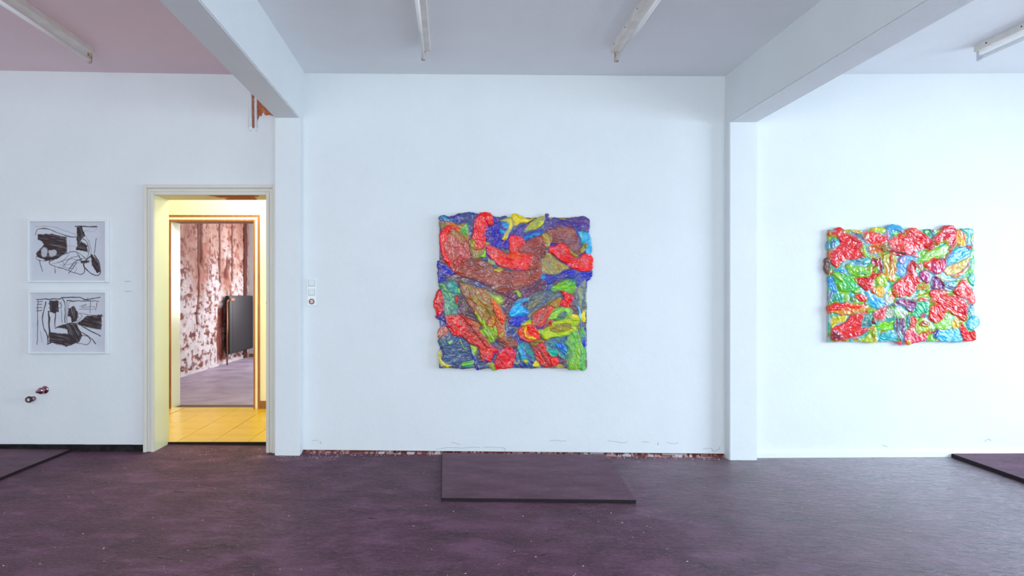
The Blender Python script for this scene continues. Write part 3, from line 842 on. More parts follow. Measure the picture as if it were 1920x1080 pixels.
drawing('framed_drawing', 'white framed ink drawing of upright bars and blocks, lower of the two beside the doorway',
        (50, 556, 632, 1016), (72, 576, 612, 1002),
        [([(203, 632), (268, 630), (270, 712), (238, 725), (205, 715)], 90), ([(338, 690), (380, 670), (412, 720), (402, 780), (365, 790), (352, 745), (338, 745)], 80), ([(400, 800), (470, 742), (582, 733), (580, 842), (480, 826), (420, 806)], 15),
         ([(250, 825), (340, 797), (400, 800), (442, 880), (422, 930), (400, 940), (345, 940), (330, 842)], 60), ([(203, 858), (330, 872), (405, 880), (405, 938), (330, 965), (198, 930)], 8)],
        [[(265, 835), (325, 835), (325, 865), (270, 860)]],
        [([(110, 622), (285, 618)], 8), ([(290, 610), (420, 610), (470, 625), (572, 605)], 8), ([(120, 625), (116, 950)], 6), ([(140, 850), (150, 930)], 3), ([(178, 640), (155, 740), (160, 820), (190, 890), (190, 945)], 7), ([(198, 710), (205, 860)], 13), ([(246, 710), (243, 820)], 7),
         ([(285, 640), (296, 790)], 5), ([(295, 615), (315, 660), (315, 790)], 7), ([(330, 640), (328, 800)], 5), ([(270, 640), (290, 670), (262, 690)], 5), ([(112, 640), (155, 635)], 6), ([(112, 660), (150, 657)], 6), ([(110, 685), (150, 680)], 6), ([(110, 708), (148, 700)], 6),
         ([(330, 632), (430, 634), (560, 635)], 7), ([(420, 672), (470, 658), (435, 680), (520, 674), (520, 692), (420, 690)], 4), ([(500, 640), (497, 722)], 5), ([(545, 645), (540, 702)], 6), ([(420, 720), (500, 735), (560, 735)], 4), ([(245, 830), (330, 800), (400, 795)], 8), ([(410, 800), (480, 840), (572, 887)], 8),
         ([(430, 858), (500, 900), (537, 942)], 7), ([(420, 880), (480, 890), (500, 925), (470, 950), (400, 935)], 6), ([(400, 790), (440, 742), (400, 720)], 5), ([(188, 945), (215, 935)], 10), ([(195, 900), (205, 860)], 8), ([(210, 650), (195, 650)], 5), ([(480, 630), (480, 610)], 4), ([(340, 745), (345, 650), (380, 640)], 4), ([(400, 700), (412, 760)], 5), ([(575, 733), (585, 745)], 8)], 8)


# ------------------------------------------------------------------ thick acrylic paintings
RED = (222, 36, 38); RE2 = (236, 62, 48); RB = (158, 66, 54); BR = (118, 58, 46); DKB = (92, 52, 50); OR = (216, 104, 40); YL = (224, 204, 26); GR = (140, 192, 34); LG = (176, 186, 50); OL = (142, 122, 52)
VI = (72, 50, 124); NV = (48, 54, 122); UB = (44, 46, 166); CY = (36, 150, 206); TG = (46, 146, 122); GN = (76, 150, 62); SL = (72, 92, 116); MV = (96, 54, 80); CRM = (212, 34, 70); MG = (140, 24, 84); LB = (112, 184, 226); TE = (66, 168, 132); PU = (98, 34, 120); DK = (96, 20, 46); WH = (232, 214, 214); PK = (232, 120, 124)


def impasto(name, label, mat, canvas, margin, org, scale, specs, ground, seed, res, hmul, sat, see=.8, wr_=1.0, lift=1.0, hk=.46):
    """canvas: px rectangle; org: px origin of each quadrant; specs: (quadrant, outline, colours, streak angle, height in px of paint)"""
    rng = np.random.RandomState(seed)
    x0, x1, y0, y1 = canvas
    gx = np.arange(x0 - margin, x1 + margin, res); gy = np.arange(y0 - margin, y1 + margin, res)
    X, Y = np.meshgrid(gx, gy)
    wX = X + (fbm(X / 9, Y / 9, 3, seed) - .5) * 5; wY = Y + (fbm(X / 9, Y / 9, 3, seed + 7) - .5) * 5
    eX = X + (fbm(X / 14, Y / 14, 2, seed + 3) - .5) * 2.5; eY = Y + (fbm(X / 14, Y / 14, 2, seed + 4) - .5) * 2.5
    inside = (eX > x0) & (eX < x1) & (eY > y0) & (eY < y1)
    ID = np.where(inside, 0, -1)
    near = (eX > x0 - 2) & (eX < x1 + 2) & (eY > y0 - 2) & (eY < y1 + 2)
    g1 = fbm(X / 18, Y / 18, 3, seed + 11); g2 = fbm(X / 10, Y / 22, 3, seed + 13)
    G = np.array([lin(c) for c in ground])
    k = np.clip((g1 * 1.6 - .3) * len(G), 0, len(G) - 1.001); ki = k.astype(int)
    C = G[ki]; C = C * (1 - (g2 * .5)[..., None]) + G[(ki + 1) % len(G)] * (g2 * .5)[..., None]
    outd = np.maximum(np.maximum(x0 - X, X - x1), np.maximum(y0 - Y, Y - y1)).clip(0, None)
    H = 1.5 + 3.5 * fbm(X / 7, Y / 7, 3, seed + 17) - .3 * outd
    for n, (qd, pts, cols, ang, hgt) in enumerate(specs):
        poly = smooth_poly([(org[qd][0] + a * scale[qd], org[qd][1] + b * scale[qd]) for a, b in pts], 5)
        lo = poly.min(0) - 6; hi = poly.max(0) + 6
        i0, i1 = np.searchsorted(gy, (lo[1], hi[1])); j0, j1 = np.searchsorted(gx, (lo[0], hi[0]))
        if i1 - i0 < 3 or j1 - j0 < 3: continue
        sl = (slice(i0, i1), slice(j0, j1))
        xx, yy = X[sl], Y[sl]
        d_ = sdist(poly, wX[sl], wY[sl])
        sd = seed + n * 2 + 1
        dm = d_.max()
        wvar = np.clip((fbm(xx / 22, yy / 22, 2, sd + 61) - .35) * 3, 0, 1)
        wd = np.minimum(2.2 + 7.5 * wvar, max(2.2, dm * .9))
        t = np.clip(d_ / wd, 0, 1); prof = np.sqrt(np.clip(1 - (1 - t) ** 2, 0, 1))
        ca, sa = math.cos(math.radians(ang)), math.sin(math.radians(ang))
        u = xx * ca + yy * sa; v = -xx * sa + yy * ca
        v = v + (fbm(xx / 16, yy / 16, 2, sd) - .5) * 14; u = u + (fbm(xx / 20, yy / 20, 2, sd + 50) - .5) * 12
        st = fbm(u / 26, v / 3.2, 3, sd + 20); st2 = fbm(u / 34, v / 6, 2, sd + 31)
        rid = 1 - np.abs(2 * fbm(u / 24, v / 4.0, 2, sd + 42) - 1) ** .8
        wk = np.clip(.18 + 2.6 * (fbm(xx / 15, yy / 15, 2, sd + 44) - .38), .15, 1.25) * (.6 + .8 * _tab[n % 256, 5])
        lump = fbm(xx / 4.6, yy / 4.6, 3, sd + 77)
        if cols[0][0] > 180 and cols[0][1] < 100: cols = tuple({WH: (244, 120, 104), PK: (238, 92, 98)}.get(c, c) for c in cols)
        L = np.array([lin(c) for c in cols])
        if len(L) == 1: L = np.array([L[0], L[0] * .8])
        q = np.clip((st - .40) * 4.2, 0, 1)
        col = L[0] * (1 - q[..., None]) + L[1] * q[..., None]
        if len(L) > 2:
            q2 = .5 * np.clip((st2 - .50) / .14, 0, 1)[..., None]; col = col * (1 - q2) + L[2] * q2
        al = np.clip((d_ + 1.0) / (1.6 + 6 * wvar) + .25 * (st - .5), 0, 1) * np.clip(1.12 - .55 * np.clip((fbm(u / 30, v / 5, 2, sd + 90) - .48) * 4, 0, 1) * see, 0, 1)
        al = np.where(ID[sl] < 0, 1, al)[..., None]
        col = C[sl] * (1 - al) + col * al
        Hp = np.maximum(H[sl], 0)
        h = Hp * (1 - .30 * prof) + hgt * hk * prof + (.3 + .7 * prof) * (3.2 * (rid - .55) + 2.0 * (lump - .5)) * wr_ * wk
        h = np.maximum(h, 1.0)
        mk = d_ > 0; mk2 = (d_ > -2.2) & (ID[sl] < 0)
        Hs, Cs, Is = H[sl], C[sl], ID[sl]
        Cs[mk | mk2] = col[mk | mk2]; Hs[mk] = h[mk]; Is[mk] = n + 1
    H = np.where(ID < 0, -4.0, H)
    C = np.clip(C * lift, 0, 1)
    lum = C.mean(-1, keepdims=True); C = np.clip(lum + (C - lum) * sat, .004, .92)
    dep = .032                                  # canvas depth in metres
    cxm = (x0 + x1) / 2
    rx, _ = P(cxm, y0, dep); _, rz = P(cxm, y1, dep)
    root = empty(name, (rx, 0, rz)); tag(root, label, 'painting', 'thick abstract paintings')
    s = (D - dep) / F_PX
    Wx = (X - VX) * s - rx; Wz = (VY - Y) * s + CH - rz; Wy = -dep - H * hmul / K
    ca0, ca1 = (x0 - VX) * s - rx + .004, (x1 - VX) * s - rx - .004
    cz0, cz1 = (VY - y1) * s + CH - rz + .004, (VY - y0) * s + CH - rz - .004
    bm = bmesh.new(); bx(bm, ca0, ca1, -dep, -.0025, cz0, cz1); bevel(bm, .003, 1); obj('canvas', bm, M['canvas'], root)
    nyv, nxv = X.shape
    idx = np.arange(nyv * nxv).reshape(nyv, nxv)
    Fq = np.stack([idx[:-1, :-1], idx[1:, :-1], idx[1:, 1:], idx[:-1, 1:]], -1).reshape(-1, 4)
    cid = np.maximum(np.maximum(ID[:-1, :-1], ID[1:, :-1]), np.maximum(ID[:-1, 1:], ID[1:, 1:]))
    cid = np.where(ID[:-1, :-1] >= 0, ID[:-1, :-1], cid).ravel()
    # a stroke cut apart by a later one keeps its largest piece; the scraps join the paint ground
    cg = cid.reshape(nyv - 1, nxv - 1)
    for n in range(1, len(specs) + 1):
        ii, jj = np.nonzero(cg == n)
        if len(ii) == 0: continue
        todo = set(zip(ii.tolist(), jj.tolist())); parts = []
        while todo:
            st_ = [todo.pop()]; comp = []
            while st_:
                a, b = st_.pop(); comp.append((a, b))
                for q_ in ((a + 1, b), (a - 1, b), (a, b + 1), (a, b - 1)):
                    if q_ in todo: todo.remove(q_); st_.append(q_)
            parts.append(comp)
        parts.sort(key=len)
        for comp in (parts[:-1] if len(parts[-1]) >= 60 else parts):
            for a, b in comp: cg[a, b] = 0
    V = np.stack([Wx, Wy, Wz], -1).reshape(-1, 3); Cf = C.reshape(-1, 3)
    for n in range(len(specs) + 1):
        f = Fq[cid == n]
        if len(f) < 12: continue
        knd = 'stuff' if n == 0 else None
        used, inv = np.unique(f, return_inverse=True)
        tag(mesh_np('paint_ground' if n == 0 else 'paint_stroke', V[used], inv.reshape(-1, 4), Cf[used], mat, root, True), kind=knd)
    return root


S1 = 1 / 6.75
ORG1 = {'A': (810, 390), 'B': (955, 390), 'C': (810, 540), 'D': (955, 540), 'F': (800, 380)}
SC1 = {'A': S1, 'B': S1, 'C': S1, 'D': S1, 'F': 1 / 3.2727}
P1 = [
 ('A', [(110,100),(260,105),(370,62),(560,62),(820,118),(960,125),(960,520),(700,520),(420,300),(120,180)], (NV,VI,SL), 60, 3),
 ('A', [(108,108),(160,98),(240,138),(330,165),(200,172),(115,145)], (CY,TG), 20, 4),
 ('A', [(98,170),(200,165),(340,200),(430,190),(475,310),(440,430),(330,340),(230,300),(130,285),(98,270)], (OR,OL,GN), 35, 5),
 ('A', [(370,250),(400,240),(440,180),(465,290),(445,385),(360,320)], ((70,160,90),GN), 60, 4),
 ('A', [(700,240),(860,180),(960,230),(1000,380),(940,490),(830,500),(740,440),(700,330)], (VI,UB,VI), 110, 4),
 ('A', [(860,178),(975,202),(970,265),(890,230)], (CY,), 20, 4),
 ('A', [(860,260),(950,290),(930,340),(870,320)], (TG,CY), 20, 3),
 ('A', [(70,680),(170,700),(260,790),(310,830),(220,870),(100,970),(78,880),(82,800)], (VI,UB,NV), 30, 5),
 ('A', [(115,300),(180,240),(260,235),(340,300),(440,400),(475,480),(470,760),(340,830),(230,770),(150,640),(105,500)], (RB,(184,66,62),(150,60,60)), 75, 7),
 ('A', [(100,300),(190,235),(272,240),(215,300),(160,450),(172,560),(240,680),(245,775),(150,650),(98,500)], (RED,RE2), 80, 8),
 ('A', [(240,280),(300,290),(380,350),(420,440),(380,480),(300,380),(230,330)], (OL,(150,96,64)), 45, 6),
 ('B', [(450,120),(466,66),(500,76),(508,120),(700,132),(990,116),(992,330),(860,250),(640,230),(470,285),(430,220)], (VI,(86,56,112),NV), 5, 4),
 ('B', [(500,125),(545,120),(530,152)], (YL,), 0, 3), ('B', [(615,125),(725,125),(690,148)], (YL,OL), 0, 3),
 ('B', [(-150,170),(-60,130),(40,130),(55,230),(5,330),(-40,405),(-105,400),(-40,280),(-20,200)], (YL,LG,(210,180,40)), 110, 7),
 ('B', [(150,395),(200,330),(320,300),(470,265),(400,340),(280,375),(180,415)], (CY,UB), -20, 4),
 ('B', [(40,345),(120,250),(220,195),(300,180),(190,300),(150,395),(100,370)], (VI,(90,70,140)), -45, 5),
 ('B', [(185,285),(250,200),(340,130),(430,98),(448,140),(420,215),(340,285),(240,315),(190,335)], (LG,(190,190,24),(120,100,90)), -40, 7),
 ('B', [(33,80),(70,64),(140,88),(240,140),(335,118),(240,180),(150,195),(70,245),(40,160)], (YL,(216,176,32),OL), 30, 7),
 ('B', [(850,290),(990,310),(1042,420),(1047,540),(990,610),(930,480),(900,400)], ((64,150,196),TG,(90,170,210)), 80, 5),
 ('B', [(470,290),(640,225),(800,250),(870,400),(905,600),(760,640),(620,480),(500,430),(455,340)], ((126,66,70),(140,74,62),(96,52,66)), 10, 6),
 ('B', [(418,330),(520,330),(532,410),(490,505),(440,490),(408,420)], ((172,146,60),OL), 70, 6),
 ('B', [(480,560),(560,620),(640,680),(770,770),(640,845),(500,835),(405,825),(385,640)], (OL,(160,146,70),(140,90,50)), 60, 5),
 ('B', [(400,830),(560,850),(760,770),(880,795),(1048,785),(1042,880),(985,930),(972,1010),(860,1000),(700,900),(500,970),(400,950)], (NV,UB,VI), -15, 5),
 ('B', [(855,1000),(960,900),(975,1080),(972,1290),(900,1310),(850,1200)], (SL,(130,140,100),(126,110,80)), 90, 3),
 ('B', [(385,560),(440,470),(480,520),(470,620),(400,640)], (BR,(90,52,36)), 80, 6),
 ('A', [(540,400),(690,430),(670,560),(620,630),(490,640),(475,500)], (OL,BR,(150,110,60)), 80, 6),
 ('F', [(170,420),(200,370),(250,345),(370,360),(420,400),(560,410),(700,390),(705,470),(640,570),(560,600),(480,570),(420,545),(330,490),(200,450)], (BR,RB,(164,92,74)), 12, 8),
 ('F', [(480,560),(560,540),(640,480),(700,460),(740,510),(700,560),(620,590),(560,620),(490,620)], (MV,(110,60,72),(84,66,70)), -30, 5),
 ('F', [(365,240),(400,262),(500,310),(560,300),(660,320),(695,380),(640,412),(540,412),(450,392),(390,345),(362,300)], (RED,RE2,OR), 22, 9),
 ('F', [(550,290),(600,245),(700,200),(735,240),(715,320),(700,450),(660,475),(625,400),(640,340)], ((132,60,56),RB,(112,64,54)), -30, 7),
 ('F', [(508,210),(550,196),(602,238),(570,280),(548,312),(508,305)], (RED,RE2), 70, 9),
 ('A', [(600,58),(680,48),(748,80),(778,160),(772,205),(700,235),(692,420),(640,520),(540,525),(488,400),(520,250),(530,130)], ((214,44,52),RED,(186,58,62)), 88, 10),
 ('A', [(690,75),(748,82),(780,160),(765,215),(700,228),(676,150)], (RE2,(228,60,60)), 60, 11),
 ('A', [(470,395),(540,395),(548,460),(520,505),(478,480)], (GR,OL,BR), 60, 7), ('A', [(595,612),(650,580),(665,500),(682,580),(662,630)], (GR,), 60, 7), ('A', [(692,618),(730,645),(795,690),(792,728),(740,725),(700,675)], (GR,LG), 45, 8),
 ('A', [(686,428),(732,428),(732,462),(690,468)], (GR,), 0, 7), ('A', [(760,790),(850,740),(900,780),(850,820),(800,800)], ((190,170,80),OL), 20, 8), ('A', [(880,470),(920,370),(935,400),(910,450)], (YL,OR), -60, 6), ('A', [(930,420),(970,440),(965,520),(920,510)], (UB,VI), 80, 5),
 ('B', [(485,490),(560,470),(700,450),(790,560),(860,622),(930,572),(1000,572),(1055,635),(1058,730),(1010,795),(900,808),(780,770),(680,690),(560,600),(490,560)], (RED,(204,52,52),RE2), 32, 10),
 ('B', [(735,500),(800,540),(865,600),(835,622),(770,565)], (GR,(190,170,50)), 45, 11), ('B', [(885,565),(918,480),(960,436),(990,490),(962,555),(912,575)], (GR,OL,BR), 110, 10),
 ('B', [(515,1025),(640,940),(760,905),(845,930),(850,1000),(800,1080),(680,1060),(560,1075)], (GR,GN,(60,150,40)), -15, 7), ('B', [(395,880),(430,862),(455,890),(420,908)], (CY,), 0, 5), ('B', [(590,960),(700,905),(840,900),(855,980),(830,930),(720,920)], ((40,170,200),TG), -10, 7),
 # lower half
 ('C', [(80,560),(150,480),(210,540),(180,680),(90,660)], (MV,(120,80,70),OR), 80, 3),
 ('C', [(88,-60),(200,-100),(280,-60),(335,60),(325,300),(355,345),(160,335),(150,200),(120,30)], ((70,140,90),SL,(96,150,80)), 65, 6),
 ('C', [(190,-100),(300,-85),(335,60),(240,60),(190,-20)], ((60,110,150),TG,SL), 60, 6), ('C', [(80,-52),(130,-62),(215,40),(175,40)], (GR,), 45, 7), ('C', [(318,8),(352,0),(352,62),(328,72)], (GR,), 60, 6),
 ('C', [(60,50),(110,16),(135,80),(155,200),(165,290),(110,350),(85,408),(52,380),(60,320),(16,200),(28,130)], ((190,46,48),(150,40,52),RED), 80, 8), ('C', [(55,350),(110,340),(90,408),(55,385)], (VI,), 80, 8),
 ('C', [(290,110),(360,80),(450,210),(545,300),(575,430),(420,385),(340,335)], ((84,54,58),MV,(100,74,64)), 50, 5), ('C', [(286,108),(326,108),(322,192),(293,182)], (RED,), 80, 7),
 ('C', [(325,-75),(480,-50),(700,20),(840,180),(925,330),(925,560),(965,720),(800,650),(700,630),(600,430),(530,300),(420,155)], ((150,76,52),OL,(158,138,62)), 52, 9),
 ('C', [(740,110),(850,215),(930,340),(905,460),(840,405),(780,265)], ((206,74,42),RE2,OR), 58, 10),
 ('C', [(820,460),(900,460),(950,600),(900,660),(840,600)], ((190,76,52),RB), 70, 9),
 ('C', [(718,38),(800,92),(955,88),(945,192),(885,222),(800,182)], (GR,LG), 40, 6),
 ('C', [(640,380),(700,430),(810,480),(835,650),(740,700),(690,630),(650,500)], ((150,180,66),(120,140,70),GR), 65, 8),
 ('C', [(598,545),(662,530),(692,625),(640,605)], (GR,), 50, 8), ('C', [(838,605),(905,535),(910,585),(870,628)], (LG,), -50, 10), ('C', [(530,290),(560,285),(660,440),(640,470),(560,360)], (GR,LG), 55, 9),
 ('C', [(676,440),(720,380),(800,318),(855,330),(825,455),(760,495),(705,485)], ((166,76,44),(190,140,70)), 100, 11),
 ('C', [(86,650),(200,555),(300,588),(470,690),(515,800),(545,905),(500,1008),(250,1015),(130,955),(140,800),(72,690)], ((58,72,112),SL,(54,60,96)), 15, 6),
 ('C', [(362,650),(392,740),(455,758),(405,770),(358,705)], ((170,190,120),GR), 60, 7), ('C', [(188,690),(262,636),(252,704),(208,722)], (GN,(140,180,110)), -40, 7), ('C', [(75,660),(150,600),(170,650),(150,740),(90,690)], ((90,120,90),SL), 60, 6),
 ('C', [(92,790),(130,788),(137,930),(255,982),(160,1000),(98,972)], (YL,(220,210,60)), 60, 6), ('C', [(375,962),(515,905),(525,985),(420,1004)], (GR,TG), -10, 6),
 ('C', [(560,880),(620,895),(705,980),(690,1014),(590,1022)], ((60,60,96),SL), 30, 5), ('C', [(475,740),(520,800),(565,900),(595,1034),(550,1024),(508,880)], (UB,NV), 70, 7),
 ('C', [(100,980),(140,985),(130,1008),(100,1002)], (VI,), 0, 6),
 ('C', [(148,345),(240,326),(340,328),(440,370),(585,425),(622,540),(745,700),(855,770),(845,835),(780,855),(755,935),(650,938),(606,870),(588,780),(480,695),(395,635),(258,585),(185,485)], (RED,RB,RE2), 44, 10),
 ('C', [(340,335),(440,370),(590,440),(610,560),(740,700),(720,760),(600,640),(480,480)], (RB,(190,70,60),OL), 45, 11),
 ('C', [(478,715),(572,760),(552,845),(516,832)], (GR,LG), 60, 7),
 ('C', [(800,645),(940,628),(1065,640),(1075,745),(1000,765),(860,725)], ((110,62,46),(150,84,66)), 15, 7),
 ('C', [(885,760),(960,728),(1055,800),(1055,870),(1015,1005),(850,1026),(800,1026),(776,940),(840,835)], ((224,46,50),RED,(196,50,70)), 70, 10),
 ('C', [(685,962),(770,938),(805,1036),(740,1026)], (GR,OL), 60, 6),
 ('D', [(-110,90),(150,0),(310,0),(245,150),(60,310),(-40,320)], (MV,(110,60,80),(70,44,72)), -30, 5),
 ('D', [(15,75),(90,5),(145,60),(148,112),(114,114),(84,52)], (GR,), 60, 7),
 ('D', [(240,115),(500,15),(690,45),(610,175),(400,255),(280,410),(225,375)], ((96,96,80),SL,OL), -40, 6),
 ('D', [(0,385),(140,348),(240,370),(180,445),(100,495),(15,475)], (UB,(60,50,150)), -10, 6),
 ('D', [(-5,335),(18,240),(90,155),(245,116),(245,172),(165,205),(245,300),(205,355),(60,368)], (CY,(90,190,225),(50,110,150)), -30, 9),
 ('D', [(90,740),(180,685),(275,720),(335,900),(285,1002),(150,1004),(50,972),(86,860)], (TG,NV,VI), 60, 6), ('D', [(120,720),(170,740),(200,880),(150,900),(120,800)], ((60,130,200),LB), 80, 7),
 ('D', [(185,900),(232,918),(202,954),(178,932)], (YL,), 0, 7), ('D', [(50,960),(110,900),(140,930),(100,980)], (OL,WH), 0, 6),
 ('D', [(450,690),(560,635),(700,618),(722,830),(690,905),(600,865),(490,845)], ((70,110,126),TG,NV), 30, 5), ('D', [(575,710),(660,688),(724,740),(722,845),(660,805)], (CY,UB), 50, 6),
 ('D', [(486,788),(600,788),(612,862),(498,862)], ((40,168,144),TG), 10, 7), ('D', [(610,815),(690,900),(724,1012),(640,972)], ((78,58,64),MV), 60, 4),
 ('D', [(565,1004),(640,955),(704,1014)], (YL,), 0, 4), ('D', [(285,984),(340,925),(405,1004)], (YL,LG), 0, 4),
 ('D', [(735,365),(800,328),(885,330),(895,392),(800,415)], (YL,LG), 5, 8), ('D', [(905,322),(955,275),(962,425),(926,432)], (YL,), 80, 5),
 ('D', [(530,260),(620,225),(770,245),(800,330),(740,400),(560,420),(480,470),(470,400)], (GR,(96,150,70)), -20, 8),
 ('D', [(605,350),(680,286),(745,340),(690,384),(628,384)], ((78,98,90),SL), -30, 9),
 ('D', [(150,470),(230,400),(280,400),(330,520),(470,485),(560,430),(760,380),(895,380),(882,505),(765,600),(560,625),(460,664),(385,600)], (LG,(176,188,44),GR), -12, 9),
 ('D', [(518,512),(600,458),(762,448),(784,512),(640,562),(538,552)], ((140,118,58),OL), -12, 8), ('D', [(466,440),(520,398),(564,430),(532,492),(478,484)], (RB,RED), 60, 10),
 ('D', [(268,465),(300,315),(460,228),(540,176),(650,200),(565,280),(485,400),(465,485),(330,525)], ((186,68,54),RB,RE2), -52, 10),
 ('D', [(500,200),(600,120),(660,110),(660,200),(590,250)], ((180,110,60),OL), -45, 11),
 ('D', [(630,28),(720,36),(804,88),(814,160),(772,240),(700,246),(640,225),(660,160),(685,120)], (RED,(200,36,40)), 60, 11),
 ('D', [(116,520),(200,468),(275,468),(335,520),(385,622),(250,685),(165,662),(116,600)], (RED,RE2,OR), 50, 9), ('D', [(180,500),(215,500),(230,600),(330,620),(300,650),(200,630)], (LG,YL), 40, 10),
 ('D', [(250,690),(395,636),(465,720),(504,830),(545,870),(622,876),(630,962),(540,994),(420,984),(345,932),(306,820)], ((200,52,52),RB,RED), 62, 10),
 ('D', [(520,876),(600,868),(632,920),(610,975),(530,985)], (RED,RE2), 0, 12), ('D', [(260,690),(390,640),(420,690),(300,740)], ((120,80,60),OL), 10, 10),
 ('D', [(756,570),(840,515),(905,600),(914,760),(894,985),(860,1026),(740,1030),(716,900),(728,760),(696,680)], ((128,176,60),GN,(120,140,90)), 82, 8),
 ('D', [(895,540),(955,540),(966,1014),(888,1014),(902,760)], ((110,168,90),GN), 88, 4), ('D', [(908,598),(962,596),(980,700),(945,756),(912,682)], (UB,(60,90,180)), 80, 6),
 ('D', [(870,420),(905,440),(890,560),(860,500)], ((96,80,60),OL), 80, 8),
 ('D', [(826,215),(845,215),(884,260),(915,400),(922,525),(906,525),(890,400),(866,280)], ((130,176,214),LB), 70, 10),
]
impasto('abstract_painting', 'large square abstract painting in thick red, brown, green and violet strokes', M['acrylic_satin'], (824, 1100, 408, 690), 16, ORG1, SC1, P1, (VI, NV, SL, MV, (110, 110, 50)), 21, .72, .52, 1.16, .8, 1.35, 1.22, .58)

